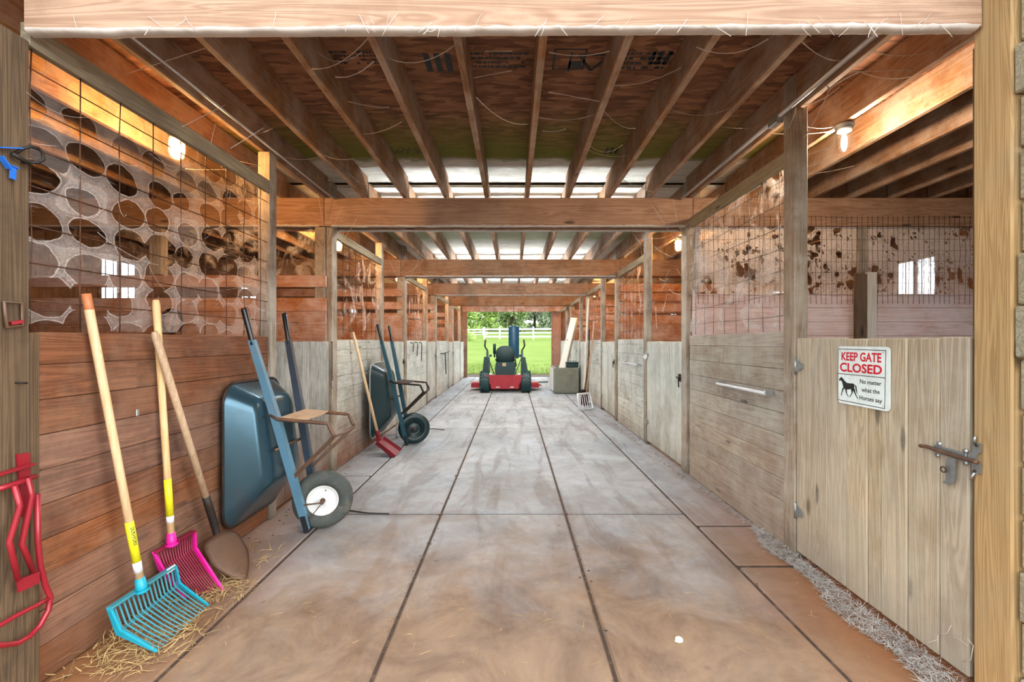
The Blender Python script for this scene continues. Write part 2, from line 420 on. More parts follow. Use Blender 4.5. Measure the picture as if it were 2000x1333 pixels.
M['clearjar'] = glass('clear_jar_glass', (1, 1, 1, 1), .16, 0)
M['orangetip'] = plain('worn_orange_grip', (176, 104, 62), .5)
M['filltube'] = emis('added_fill_glow', (.92, .97, 1.0, 1), FILL_TUBE)
M['jar'] = glass('lamp_jar_glass', (1, .98, .95, 1), .14, .03)
M['pane'] = glass('window_glass', (.97, .98, 1, 1), .1)
M['webgrid'] = web('web_on_wire', 'grid', (236, 228, 222), 1.25)
M['websheet'] = web('web_sheet', 'sheet', (236, 240, 248), 2.0)
M['webshred'] = web('web_shreds', 'shred', (226, 220, 214), 1.2)

# concrete aisle
t = NT('aisle_concrete'); p = t.pos()
sp = t.n('ShaderNodeSeparateXYZ'); t.l(p, sp.inputs[0])
n1 = t.noise(p, 1.3, 8, .7, .5); n2 = t.noise(p, 7, 8, .75, .3); n3 = t.noise(t.mapping(p, (3.5, .55, 1)), 1.4, 5, .6, .8)
col = t.mix(t.ramp(n1, [(.3, 0), (.7, 1)]), lin((138, 147, 153)), lin((186, 197, 205)))
col = t.mix(t.math('MULTIPLY', t.ramp(n2, [(.45, 0), (.75, 1)]), .5), col, lin((136, 130, 126)))
col = t.mix(t.math('MULTIPLY', t.ramp(n3, [(.5, 0), (.62, 1)]), .45), col, lin((112, 108, 106)))
nearf = t.ramp(t.math('ADD', t.math('DIVIDE', sp.outputs[1], 8.0), t.math('MULTIPLY', t.math('SUBTRACT', n1, .5), .25)), [(.28, 1), (.47, .28), (.7, 0)])
soil = t.mix(t.ramp(t.noise(p, 2.4, 7, .7, .6), [(.36, 0), (.66, 1)]), lin((100, 74, 52)), lin((142, 115, 88)))
col = t.mix(t.math('MULTIPLY', nearf, .92), col, soil)
ax = t.math('ABSOLUTE', t.math('ADD', sp.outputs[0], .04))
edge = t.ramp(t.math('ADD', t.math('DIVIDE', ax, 2.0), t.math('MULTIPLY', t.math('SUBTRACT', n1, .5), .3)), [(.62, 0), (.86, 1)])
nf2 = t.ramp(t.math('DIVIDE', sp.outputs[1], 12.0), [(.2, 1), (.36, .3), (.8, .15)])
col = t.mix(t.math('MULTIPLY', edge, t.math('MULTIPLY', nf2, .85)), col, lin((138, 88, 50)))
st = t.ramp(t.voro(t.mapping(p, (1, 1, 1)), 3.3, 'F1'), [(.03, 1), (.07, 0)])
col = t.mix(t.math('MULTIPLY', st, .5), col, lin((104, 82, 66)))
t.bsdf(col, .8, bump=n2, bstr=.25, bdist=.006, spec=.25); M['concrete'] = t.m
M['joint'] = plain('joint_soil', (66, 50, 40), .95, wear=(110, 90, 72), wamt=.5, wscale=30)
M['dirt'] = plain('stall_dirt', (120, 92, 68), .95, wear=(150, 126, 90), wamt=.6, wscale=4, bump=.4)
# OSB ceiling
t = NT('strand_board'); p = t.pos()
sp = t.n('ShaderNodeSeparateXYZ'); t.l(p, sp.inputs[0])
pw = t.vmath('ADD', p, t.vmath('SCALE', p, (0, 0, 0)))
fl = t.n('ShaderNodeTexVoronoi', feature='F1'); fl.inputs['Scale'].default_value = 9
t.l(t.mapping(t.vmath('ADD', p, (0, 0, 0)), (1.0, 3.6, 1)), fl.inputs['Vector'])
sepc = t.n('ShaderNodeSeparateColor'); t.l(fl.outputs['Color'], sepc.inputs[0])
chip = sepc.outputs[0]
fib = t.noise(t.mapping(p, (6, 60, 6)), 1, 4, .6, .4)
ff = t.math('ADD', t.math('MULTIPLY', chip, .55), t.math('MULTIPLY', fib, .45))
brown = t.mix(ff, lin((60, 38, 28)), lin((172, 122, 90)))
grey = t.mix(ff, lin((186, 184, 172)), lin((228, 228, 222)))  # grey boards whitened to stand in for light on the ceiling
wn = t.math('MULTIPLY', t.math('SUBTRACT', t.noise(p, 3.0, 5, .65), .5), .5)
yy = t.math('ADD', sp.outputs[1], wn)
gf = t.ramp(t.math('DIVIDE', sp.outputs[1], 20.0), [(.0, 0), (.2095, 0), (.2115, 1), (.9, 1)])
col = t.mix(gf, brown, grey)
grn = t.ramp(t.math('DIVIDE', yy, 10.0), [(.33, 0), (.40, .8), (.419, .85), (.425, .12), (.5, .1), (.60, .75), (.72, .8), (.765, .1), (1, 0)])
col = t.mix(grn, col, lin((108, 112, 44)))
spk = t.ramp(t.voro(p, 14, 'F1'), [(.05, 1), (.12, 0)])
col = t.mix(t.math('MULTIPLY', spk, .45), col, lin((70, 58, 44)))
t.bsdf(col, .85, bump=ff, bstr=.3, bdist=.004, spec=.2); M['osb'] = t.m
# lawn, gravel
t = NT('lawn_turf'); p = t.pos()
col = t.mix(t.ramp(t.noise(p, .35, 6, .65), [(.3, 0), (.7, 1)]), lin((92, 112, 44)), lin((120, 138, 70)))
col = t.mix(t.math('MULTIPLY', t.noise(p, 14, 4, .7), .5), col, lin((80, 104, 36)))
t.bsdf(col, .9, bump=t.noise(p, 30, 4, .7), bstr=.5, bdist=.03, spec=.1); M['lawn'] = t.m
M['gravel'] = plain('pale_gravel', (130, 126, 118), .95, wear=(100, 94, 86), wamt=.5, wscale=20, bump=.5)
M['leafA'] = plain('spring_leaves', (150, 178, 92), .7, wear=(120, 154, 72), wamt=.7, wscale=.6)
M['leafB'] = plain('olive_leaves', (136, 158, 102), .7, wear=(108, 132, 84), wamt=.7, wscale=.6)
M['leafC'] = plain('grey_green_leaves', (154, 168, 138), .7, wear=(126, 142, 112), wamt=.7, wscale=.6)
M['bark'] = plain('bark', (60, 52, 46), .9)
# ================================================================ camera, sky
cam = bpy.data.cameras.new('camera'); cam.sensor_width = 36.0; cam.lens = 36.0 * F / 2000.0
cam.shift_x = (1000.0 - CX) / 2000.0; cam.shift_y = (CY - 666.5) / 2000.0; cam.clip_start = .02; cam.clip_end = 300
co = bpy.data.objects.new('camera', cam); COL.objects.link(co)
co.location = (0, 0, EZ); co.rotation_euler = (math.pi / 2, 0, 0); SC.camera = co
SC.view_settings.view_transform = 'Standard'; SC.view_settings.look = 'None'
SC.view_settings.gamma = 1.0; SC.view_settings.use_curve_mapping = False
SC.view_settings.exposure = EXPOSURE
w = bpy.data.worlds.new('sky'); SC.world = w; w.use_nodes = True
wt = w.node_tree; wt.nodes.clear()
wo = wt.nodes.new('ShaderNodeOutputWorld'); bg = wt.nodes.new('ShaderNodeBackground')
tcw = wt.nodes.new('ShaderNodeTexCoord'); spw = wt.nodes.new('ShaderNodeSeparateXYZ'); wt.links.new(tcw.outputs['Generated'], spw.inputs[0])
# thin cloud with the hidden sun low on the +X side
vd = wt.nodes.new('ShaderNodeVectorMath'); vd.operation = 'DOT_PRODUCT'; wt.links.new(tcw.outputs['Generated'], vd.inputs[0]); vd.inputs[1].default_value = Vector((.95, -.2, .24)).normalized()
mr = wt.nodes.new('ShaderNodeMapRange'); wt.links.new(vd.outputs['Value'], mr.inputs[0])
mr.inputs[1].default_value = .55; mr.inputs[2].default_value = 1.0; mr.inputs[3].default_value = SKY_FAR; mr.inputs[4].default_value = SKY_SUN
mr.interpolation_type = 'SMOOTHSTEP'
bg.inputs[0].default_value = (.93, .97, 1.0, 1)
wt.links.new(mr.outputs[0], bg.inputs[1]); wt.links.new(bg.outputs[0], wo.inputs[0])

# ================================================================ floor
jb = MB(); jb.box(-5.6, 5.6, -4.0, 19.2, -.12, -.012)
joint = single('floor', jb, M['joint'], 'packed soil base showing as dark joints between the concrete slabs', 'floor', kind='structure')
sb = MB()
ys = [-3.36, .10, 3.58, 7.06, 10.5, 13.97, 17.4]
xs = [-1.43, -.568, .413, 1.35]
def slab(x0, x1, y0, y1, z=0.0):
    sb.box(x0 + .009, x1 - .009, y0 + .015, y1 - .015, -.06, z, .010)
for j in range(len(ys) - 1):
    for i in range(3): slab(xs[i], xs[i + 1], ys[j], ys[j + 1], R.uniform(-.002, .002))
for (a, b) in ((-3.4, -.3), (-.3, 2.75), (2.75, 3.35), (3.35, 6.35), (6.35, 7.5), (7.5, 10.4), (10.4, 14), (14, 17.4)): slab(1.35, 1.86, a, b, -.003)
for (a, b) in ((-3.4, 1.0), (1.0, 4.6), (4.6, 6.6), (6.6, 8.4), (8.4, 11.5), (11.5, 17.4)): slab(-1.93, -1.43, a, b, -.003)
single('floor', sb, M['concrete'], 'grey concrete aisle floor stained brown near the entrance', 'floor', kind='structure', fixn=False)
for sgn, nm in ((-1, 'dirt floor of the stalls along the orange lit side'), (1, 'dirt floor of the stalls behind the gate with the sign')):
    d = MB(); d.box(sgn * 1.95, sgn * 5.5, 1.6, 17.1, -.05, .0)
    single('floor', d, M['dirt'], nm, 'floor', kind='structure')

# ================================================================ ceiling boards
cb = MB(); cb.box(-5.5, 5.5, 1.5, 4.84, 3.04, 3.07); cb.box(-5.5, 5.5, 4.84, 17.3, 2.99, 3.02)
ceil = single('ceiling', cb, M['osb'], 'strand board loft floor over the aisle and stalls, brown in front and mouldy, light-painted grey further in', 'ceiling', kind='structure')
rf = MB(); rf.box(-6.0, 6.0, 1.4, 17.4, 3.08, 3.25)
single('roof', rf, M['siding'], 'loft deck above the ceiling boards of the barn', 'roof', kind='structure')

# black printing on the strand board
def stamp(mb, cx, cy, shape, s=.1):
    z = 3.0385
    def q(x0, x1, y0, y1): mb.add([(cx + x0 * s, cy + y0 * s, z), (cx + x1 * s, cy + y0 * s, z), (cx + x1 * s, cy + y1 * s, z), (cx + x0 * s, cy + y1 * s, z)], [(0, 1, 2, 3)])
    if shape == 'bars':
        for k in range(3): q(-.6 + k * .45, -.34 + k * .45, -.6, .7)
    elif shape == 'text':
        for r in range(4):
            x = -1.6
            while x < 1.5:
                wd = R.uniform(.08, .3)
                if R.random() < .8: q(x, x + wd, -.6 + r * .35, -.42 + r * .35)
                x += wd + .07
    elif shape == 'tri':
        for a, b in (((-.7, -.5), (0, .7)), ((0, .7), (.7, -.5)), ((.7, -.5), (-.7, -.5))):
            a = Vector(a + (0,)); b = Vector(b + (0,)); n = (b - a).orthogonal(); n = Vector((-(b - a).y, (b - a).x, 0)).normalized() * .07
            mb.add([Vector((cx, cy, z)) + s * p for p in (a - n, b - n, b + n, a + n)], [(0, 1, 2, 3)])
        q(-1.1, -1.0, -.7, .8); q(1.0, 1.1, -.7, .8)
    elif shape == 'box':
        q(-.6, .6, .55, .62); q(-.6, .6, -.62, -.55); q(-.6, -.53, -.6, .6); q(.53, .6, -.6, .6); q(0, .5, .1, .5)
sm = MB()
def cpos(px, py): return at(px, py, 1.69 * F / (CY - py))
for (px, py, s_, sz) in ((857, 121, 'bars', .14), (965, 117, 'text', .12), (1112, 116, 'box', .16), (1158, 120, 'tri', .13), (1262, 118, 'text', .13), (1290, 112, 'bars', .1), (700, 112, 'text', .1), (1195, 294, 'bars', .1), (797, 294, 'text', .1)):
    p = cpos(px, py); stamp(sm, p.x, p.y, s_, sz)
part(ceil, 'printed_marking', sm, M['ink'], 'black stamped marks on the brown strand board', fixn=False)

# ================================================================ outer walls with windows
WINS = []
def outer_wall(sgn, side):
    X = sgn * 5.5
    mb = MB(); y = 1.55
    wins = [(PY[i] + 1.45 - (.15 if sgn > 0 else 0), PY[i] + 2.05 - (.12 if sgn > 0 else 0)) for i in range(5)]
    if sgn > 0: wins[0] = (2.0, 3.5)  # enlarged window added out of view to bring daylight into this stall
    ZW0 = (1.93, 2.47)
    zw = lambda a: (1.1, 2.45) if (sgn > 0 and a < 2.1) else ZW0
    while y < 17.15:
        y1 = min(y + .2, 17.15)
        cut = [y, y1]
        for a, b in wins:
            for e in (a, b):
                if y + .01 < e < y1 - .01: cut.append(e)
        cut.sort()
        for k in range(len(cut) - 1):
            c0, c1 = cut[k], cut[k + 1]; mid = (c0 + c1) / 2
            hit = [a for a, b in wins if a < mid < b]
            if hit:
                ZW = zw(hit[0])
                mb.box(X, X + sgn * .025, c0 + .002, c1 - .002, 0, ZW[0]); mb.box(X, X + sgn * .025, c0 + .002, c1 - .002, ZW[1], 3.06)
            else: mb.box(X, X + sgn * .025, c0 + .002, c1 - .002, 0, 3.06)
        y = y1
    single('wall_' + side, mb, M['siding'], f'brown vertical board outer wall behind the stalls on the {side} side', 'wall', kind='structure', fixn=False)
    for i, (a, b) in enumerate(wins):
        n = len(WINS) + 1; ZW = zw(a)
        root = thing('window_%d' % n, f'barred window in the {side} outer wall of the {BAY[i]} stall', 'window', (X, (a + b) / 2, ZW[0]), kind='structure')
        f = MB(); s = sgn
        x0, x1 = X - s * .02, X + s * .04
        f.box(x0, x1, a - .05, a, ZW[0] - .05, ZW[1] + .05, .004); f.box(x0, x1, b, b + .05, ZW[0] - .05, ZW[1] + .05, .004)
        f.box(x0, x1, a, b, ZW[0] - .05, ZW[0], .004); f.box(x0, x1, a, b, ZW[1], ZW[1] + .05, .004)
        f.box(X, X + s * .03, (a + b) / 2 - .018, (a + b) / 2 + .018, ZW[0], ZW[1])
        part(root, 'window_frame', f, M['siding'], fixn=False)
        for k in range(5):
            yy = a + (k + .5) * (b - a) / 5
            g = MB(); g.tube([(X - s * .012, yy, ZW[0]), (X - s * .012, yy, ZW[1])], .006, 6); part(root, 'window_bar', g, M['wiregrey'], fixn=False)
        g = MB(); g.box(X + s * .018, X + s * .022, a, b, ZW[0], ZW[1]); part(root, 'window_pane', g, M['pane'], fixn=False)
        WINS.append(root)
outer_wall(-1, 'left'); outer_wall(1, 'right')

# front wall: horizontal siding, its board ends show at the doorway
for sgn, side in ((-1, 'left'), (1, 'right')):
    mb = MB(); z = 0.0; k = 0
    while z < 3.1:
        h = .185
        e = (1.90 if sgn > 0 else -1.99); j = R.uniform(-.018, .012)
        if sgn > 0: mb.box(1.775 + j, 5.5, 1.50, 1.598, z, z + h - R.uniform(.004, .02), .006)
        else: mb.box(-5.5, -1.86 - j, 1.50, 1.585, z, z + h - .006, .006)
        z += h
    single('wall_front_' + side, mb, M['sidingx'], f'weathered horizontal siding of the front wall on the {side} of the doorway', 'wall', kind='structure', fixn=False)
mb = MB()
for k in range(2): mb.box(-1.8, 1.75, 1.6, 1.64, 2.86 + k * .15, 3.0 + k * .15, .005)
single('trim_1', mb, M['sidingx'], 'siding boards closing the wall above the entrance beam', 'wall', kind='structure', fixn=False)
# end wall
mb = MB(); x = -5.5
while x < 5.49:
    x1 = min(x + .2, 5.5)
    for (a, b, z0) in ((-9, -1.72, 0), (-1.72, 1.44, 2.66), (1.44, 9, 0)):
        lo, hi = max(x, a), min(x1, b)
        if hi - lo > .005: mb.box(lo + .002, hi - .002, 17.12, 17.16, z0, 3.06)
    x = x1
single('wall_back', mb, M['siding'], 'brown board end wall around the doorway to the lawn', 'wall', kind='structure', fixn=False)
mb = MB(); mb.box(-1.9, 1.9, 17.06, 17.115, 2.475, 2.72, .006)
single('trim_2', mb, M['part'], 'pinkish header board over the far doorway', 'trim', kind='structure', fixn=False)
# far sliding door, standing open beside the doorway
dr = thing('door_1', 'brown panelled sliding door standing open beside the far doorway', 'door', (1.62, 17.05, 0), kind='structure')
mb = MB(); mb.box(1.45, 1.79, 17.02, 17.05, .03, 2.44, .004); part(dr, 'door_panel', mb, M['doorx'], fixn=False)
mb = MB()
for (a, b) in ((1.45, 1.51), (1.73, 1.79)): mb.box(a, b, 17.0, 17.018, .03, 2.44, .003)
for (a, b) in ((.03, .2), (.78, .9), (1.5, 1.62), (2.3, 2.44)): mb.box(1.511, 1.729, 17.0, 17.018, a, b, .003)
part(dr, 'door_frame', mb, M['doorx'], fixn=False)

# ================================================================ posts
def post(name, x0, x1, y0, y1, z0, z1, mat, label, group):
    mb = MB(); mb.box(x0, x1, y0, y1, z0, z1, .006)
    return single(name, mb, mat, label, 'post', group, 'thing')
post('post', XL - .14, XL, 1.60, 1.735, 0, 2.495, M['darkpost'], 'dark brown doorway post carrying the red folded rack', 'doorway posts')
post('post', XR, XR + .14, 1.605, 1.742, 0, 2.84, M['doorpost'], 'yellowish doorway post that the sign gate latches to', 'doorway posts')
mb = MB(); mb.box(XL - .045, XL - .005, 1.737, 1.776, 0, 1.385, .004)
single('trim_board', mb, M['darkpost'], 'narrow upright board nailed where the brown plank wall meets the red rack post', 'board')
mb = MB(); mb.box(XR + .012, XR + .05, 1.744, 1.757, 0, 1.36, .003)  # dark strip standing in for the shadow in the gate gap
mb.box(XR + .012, XR + .05, 1.744, 1.757, 1.36, 2.48, .003)
single('trim_board', mb, M['darkpost'], 'thin dark strip painting the shadow in the gap between the sign gate and the yellowish post', 'board')
for i in range(1, 5):
    y = PY[i]; zt = 2.985
    post('post', XL - .14, XL, y + .003, y + .145, 0, zt, M['post'], f'main post of the orange lit stall row at the end of its {BAY[i-1]} gate', 'main barn posts')
    post('post', XR, XR + .14, y + .003, y + .145, 0, zt, M['post'], f'main post of the right stall row at the end of its {BAY[i-1]} plank wall', 'main barn posts')
for i in range(5):
    zt = 2.795 if i == 0 else 2.745
    post('gate_post', XL - .095, XL, GL[i], GL[i] + .095, 0, zt, M['post'], ['slim gate post behind the handles of the nearest blue wheelbarrow', 'slim gate post beside the dark green wheelbarrow handles'][i] if i < 2 else f'slim gate post of the {BAY[i]} stall in the left row', 'slim gate posts')
    post('gate_post', XR, XR + .085, GR[i], GR[i] + .12, 0, (3.035 if i == 0 else 2.985), M['post'], 'slim post that the gate with the sign is hinged on' if i == 0 else f'slim hinge post of the {BAY[i]} gate in the right row', 'slim gate posts')

# ================================================================ beams
def zb(i): return 2.515 if i == 1 else 2.46
bm_ = thing('beam', 'dusty pinkish entrance beam across the top of the view', 'beam', (0, 1.7, 2.52), kind='thing')
mb = MB(); mb.box(-1.83, 1.755, 1.70, 1.735, 2.52, 2.81, .004); b_ = part(bm_, 'front_board', mb, M['beam'], fixn=False)
bm_.rotation_euler = (0, -.0045, 0)
for i in range(1, 5):
    y = PY[i]; z = zb(i); h = .285
    for (a, b, where) in ((-1.90, 1.81, 'aisle'), (-5.48, -1.904, 'left'), (1.814, 5.48, 'right')):
        lab = {'aisle': f'double beam across the aisle at the end of the {BAY[i-1]} bay',
               'left': f'double beam over the {BAY[i-1]} partition of the left stalls', 'right': f'double beam over the {BAY[i-1]} partition of the right stalls'}[where]
        r = thing('beam', lab, 'beam', ((a + b) / 2, y, z), 'beams across the barn', 'thing')
        mb = MB(); mb.box(a, b, y - .042, y - .002, z, z + h, .004); part(r, 'front_board', mb, M['beam'] if i == 1 else M['beamshade'], fixn=False)
        mb = MB(); mb.box(a, b, y + .15, y + .19, z, z + h, .004); part(r, 'back_board', mb, M['beam'], fixn=False)
# ceiling joists on 16 inch centres
XJ = [.145 + .412 * k for k in range(-13, 13)]
for bay in range(5):
    y0 = PY[bay] - (.0 if bay else -.01); y1 = PY[bay + 1] + .05
    if bay == 0: z0, z1 = 2.803, 3.038
    else: z0, z1 = 2.748, 2.988; y0 += .06; y1 += .0
    if bay == 0: y1 -= .01
    na = nl = nr = 0
    for x in XJ:
        if abs(x) > 5.4: continue
        if bay >= 3 and abs(x) > 2.0: continue
        if bay == 2 and abs(x) > 4.6: continue
        mb = MB(); mb.box(x - .019, x + .019, y0 + .004, y1, z0, z1, .003)
        if -1.75 < x < 1.7: lab = f'aisle ceiling joist of the {BAY[bay]} bay, {ORD[na]} from the left'; na += 1
        elif x > 0: lab = f'ceiling joist over the {BAY[bay]} right stall, {ORD[nr]} out from the aisle'; nr += 1
        else: nl += 1; lab = None
        o = single('joist', mb, M['joist'], lab, 'joist', 'ceiling joists', 'thing')
        if lab is None: o['label'] = 'x'; o['nl'] = nl; o['bay'] = bay
    left = [o for o in COL.objects if o.get('label') == 'x']
    for o in left:
        o['label'] = f'ceiling joist over the {BAY[bay]} left stall, {ORD[nl - o["nl"]]} out from the aisle'
        del o['nl']; del o['bay']

# rails that carry the wire
for i in range(5):
    dz = 0 if i == 0 else -.055
    a, b = PY[i] + (.15 if i else 0.004), GL[i] - .004
    mb = MB(); mb.box(XL - .045, XL - .007, a, b, 2.485 + dz, 2.575 + dz, .003)
    single('rail', mb, M['rail'], f'top rail over the wire panel of the {BAY[i]} left stall', 'rail', 'top rails of the stall fronts')
    a, b = GR[i] + .124, PY[i + 1] - .044
    mb = MB(); mb.box(XR + .007, XR + .045, a, b, 2.495 + dz, 2.59 + dz, .003)
    single('rail', mb, M['rail'], f'top rail over the wire panel of the {BAY[i]} right stall', 'rail', 'top rails of the stall fronts')

# ================================================================ stall fronts: planks, gates, wire
def plank_wall(x, sgn, y0, y1, zt, mat, label, h=.139):
    mb = MB(); z = .01; k = 0
    while z < zt - .02:
        z1 = min(z + h, zt) if zt - (z + h) > .05 else zt
        j = R.uniform(0, .004)
        if R.random() < .3 and y1 - y0 > 1.2:
            ym = y0 + (y1 - y0) * R.uniform(.25, .75)
            mb.box(x + sgn * j, x + sgn * .036, y0, ym - .001, z, z1 - .002, .0035); mb.box(x + sgn * (j + .001), x + sgn * .036, ym + .001, y1, z, z1 - .002, .0035)
        else: mb.box(x + sgn * j, x + sgn * .036, y0, y1, z, z1 - .002, .0035)
        z = z1
    return single('plank_wall', mb, mat, label, 'stall wall', 'plank half walls of the stalls', 'thing', fixn=False)
LW = ['brown plank half wall behind the turquoise and magenta forks', 'pale plank half wall behind the dark green wheelbarrow']
RW = ['tan plank half wall with a white bar beyond the sign gate', 'pale plank half wall with a short bar in the second bay of the right row']
for i in range(5):
    plank_wall(XL - .012, -1, (PY[i] + .15 if i else 1.780), GL[i] - .004, 1.39 if i == 0 else 1.375, M['brown'] if i == 0 else M['greystain'] if i == 1 else M['greyh'], LW[i] if i < 2 else f'pale plank half wall of the {BAY[i]} left stall')
    plank_wall(XR + .012, 1, GR[i] + .124, PY[i + 1] - .044, 1.415 if i == 0 else 1.39, M['tan'] if i == 0 else M['greyh'], RW[i] if i < 2 else f'pale plank half wall of the {BAY[i]} right stall', .145)

def gate(x, sgn, y0, y1, zt, mat, label, joints=None, hinge=None, latch=None, zlow=.045):
    r = thing('stall_gate', label, 'gate', (x, (y0 + y1) / 2, zlow), 'stall gates')
    mb = MB(); js = joints or [y0 + k * (y1 - y0) / 7 + (R.uniform(-.015, .015) if 0 < k < 7 else 0) for k in range(8)]
    for a, b in zip(js, js[1:]): mb.box(x + sgn * R.uniform(0, .002), x + sgn * .03, a + .0018, b - .0018, zlow, zt + R.uniform(-.004, .002), .006)
    part(r, 'board_panel', mb, mat, fixn=False)
    for z in (.28, zt - .2):
        mb = MB(); mb.box(x + sgn * .031, x + sgn * .06, y0 + .02, y1 - .02, z, z + .13, .004); part(r, 'back_brace', mb, mat, fixn=False)
    return r
def strap_hinge(r, x, y, z, d, mat=None):
    """hinge plate on the gate face, knuckle at y, leaf running in direction d"""
    mb = MB(); mb.tube([(x, y, z - .05), (x, y, z + .05)], .009, 8)
    mb.loft([[(x - .004 * s_, y + d * .01, z - .035), (x - .004 * s_, y + d * .01, z + .035), (x - .004 * s_, y + d * .07, z + .012), (x - .004 * s_, y + d * .07, z - .012)] for s_ in (-1, 1)])
    return part(r, 'hinge', mb, M['galv'])
def slide_bolt(r, x, y, z, sgn, d):
    mb = MB(); mb.box(x - sgn * .006, x - .0005 * sgn, y - .03, y + .03, z - .04, z + .04, .002); p = part(r, 'latch', mb, M['iron'], fixn=False)
    mb = MB(); mb.tube([(x - sgn * .018, y - .05 * d, z), (x - sgn * .018, y + .07 * d, z)], .008, 8); mb.tube([(x - sgn * .018, y, z), (x - sgn * .022, y - .02, z - .05), (x - sgn * .02, y - .02, z - .1)], .006, 6)
    part(p, 'bolt', mb, M['iron'])
GRJ = [1.762, 1.887, 2.04, 2.188, 2.268, 2.414, 2.561, 2.707, 2.838]
sign_gate = gate(XR + .004, 1, 1.762, 2.838, 1.37, M['tanv'], 'tan board gate in the front right with the warning sign on it', GRJ)
gates_l = []
for i in range(5):
    lab = ['grey board gate behind the nearest wheelbarrow with a chain hanging beside it', 'pale board gate behind the handles of the dark green wheelbarrow'][i] if i < 2 else f'pale board gate of the {BAY[i]} left stall'
    g = gate(XL - .008, -1, GL[i] + .099, PY[i + 1] - .046, 1.352, M['greydark'] if i == 0 else M['greyv'], lab)
    gates_l.append(g)
    if i >= 1: slide_bolt(g, XL - .006, PY[i + 1] - .09, 1.02, -1, 1); strap_hinge(g, XL - .004, GL[i] + .105, 1.2, 1); strap_hinge(g, XL - .004, GL[i] + .105, .35, 1)
for i in range(1, 5):
    g = gate(XR + .008, 1, PY[i] + .15, GR[i] - .004, 1.352, M['greyv'], [f'pale board gate next to the tan plank wall', 'pale board gate beside the leaning long handled tools', 'pale board gate behind the grey trough', 'pale board gate nearest the far doorway on the right'][i - 1])
    slide_bolt(g, XR + .006, PY[i] + .2, 1.0 if i > 1 else .97, 1, -1)
    h = strap_hinge(g, XR + .004, GR[i] - .01, 1.18, -1)
    strap_hinge(g, XR + .004, GR[i] - .01, .3, -1)
    if i == 1:
        mb = MB(); y, z = GR[1] + .03, 1.15
        mb.prism([(XR - .001, y - .1, z), (XR - .001, y, z + .04), (XR - .001, y + .1, z), (XR - .001, y, z - .04)], (-.004, 0, 0))
        part(g, 'hinge_plate', mb, M['whitepaint'], 'white diamond shaped hinge plate')

def wire_panel(x, y0, y1, z0, z1, label, mat, r=.0026, jit=.004, name='stall_wire_grid', sx=.2, sz=.15, yoff=None, zoff=None):
    mb = MB()
    y = yoff if yoff is not None else y0 + .02
    while y < y1:
        pts = []; ph = R.uniform(0, 6)
        for k in range(7):
            z = z0 + (z1 - z0) * k / 6
            pts.append((x + R.uniform(-.003, .003), y + R.uniform(-jit, jit), z))
        mb.tube(pts, r, 5); y += sx
    z = zoff if zoff is not None else z0 + .11
    while z < z1:
        n = max(2, int((y1 - y0) / .25)); base = R.uniform(-.004, .004)
        pts = [(x + .004, y0 + (y1 - y0) * k / n, z + base + R.uniform(-jit, jit)) for k in range(n + 1)]
        mb.tube(pts, r, 5); z += sz
    return single(name, mb, mat, label, 'wire panel', 'wire panels over the plank walls', fixn=False)
for i in range(5):
    dz = 0 if i == 0 else -.055
    wire_panel(XL - .026, PY[i] + (.16 if i else .01), GL[i], 1.392 if i == 0 else 1.377, 2.485 + dz, 'rusty square wire panel full of webs above the brown plank wall' if i == 0 else f'square wire panel of the {BAY[i]} left stall front', M['wire'], yoff=(1.76 if i == 0 else None), zoff=(1.506 if i == 0 else None))
    wire_panel(XR + .026, GR[i] + .12, PY[i + 1], 1.42 if i == 0 else 1.395, 2.495 + dz, f'square wire panel of the {BAY[i]} right stall front', M['wiregrey'] if i == 0 else M['wire'], yoff=(3.05 if i == 0 else None), zoff=1.52, r=.0024)

# ================================================================ stall partitions
def xboards(x0, x1, y, zs, label, name='partition_boards', th=.036, mat='part'):
    mb = MB()
    for (a, b) in zs: mb.box(x0, x1, y, y + th, a, b - .002, .003)
    return single(name, mb, M[mat], label, 'partition', 'board partitions between stalls', 'thing', fixn=False)
full = [(k * .138, (k + 1) * .138) for k in range(13)]
for i in range(1, 5):
    y = PY[i] - .040
    if i == 1:
        xboards(-5.47, XL - .045, y, full + [(1.90, 2.022)], 'gapped plank partition glowing orange beyond the nearest left stall')
        xboards(XR + .055, 5.47, y, [(k * .141, (k + 1) * .141) for k in range(13)], 'pinkish plank partition under the web covered wire behind the sign gate', mat='partlit')
    else:
        xboards(-5.47, XL - .045, y, full + [(1.90, 2.03), (2.12, 2.25)], f'gapped plank partition at the end of the {BAY[i-1]} left stall')
        xboards(XR + .055, 5.47, y, full + [(1.86, 2.0), (2.04, 2.18), (2.2, 2.34)], f'gapped plank partition at the end of the {BAY[i-1]} right stall')
def stud(x0, x1, y0, y1, z0, z1, mat, label):
    mb = MB(); mb.box(x0, x1, y0, y1, z0, z1, .004); single('stud', mb, mat, label, 'stud', 'partition studs')
stud(3.47, 3.56, 4.576, 4.604, 1.842, 2.51, M['post'], 'upper stud behind the webbed wire right of the sign gate post')
stud(3.42, 3.53, 4.535, 4.575, .0, 2.03, M['darkpost'], 'dark stud standing in front of the pinkish partition')
stud(3.534, 3.63, 4.535, 4.575, .0, 2.045, M['pale'], 'white board beside the dark stud above the sign gate')
stud(-3.68, -3.56, 4.60, 4.70, 2.03, 2.512, M['post'], 'short stud above the gapped partition behind the webbed panel')
stud(-2.0, -1.90, 4.59, 4.62, 0.0, 2.51, M['post'], 'orange lit stud where the gapped partition meets the main post')
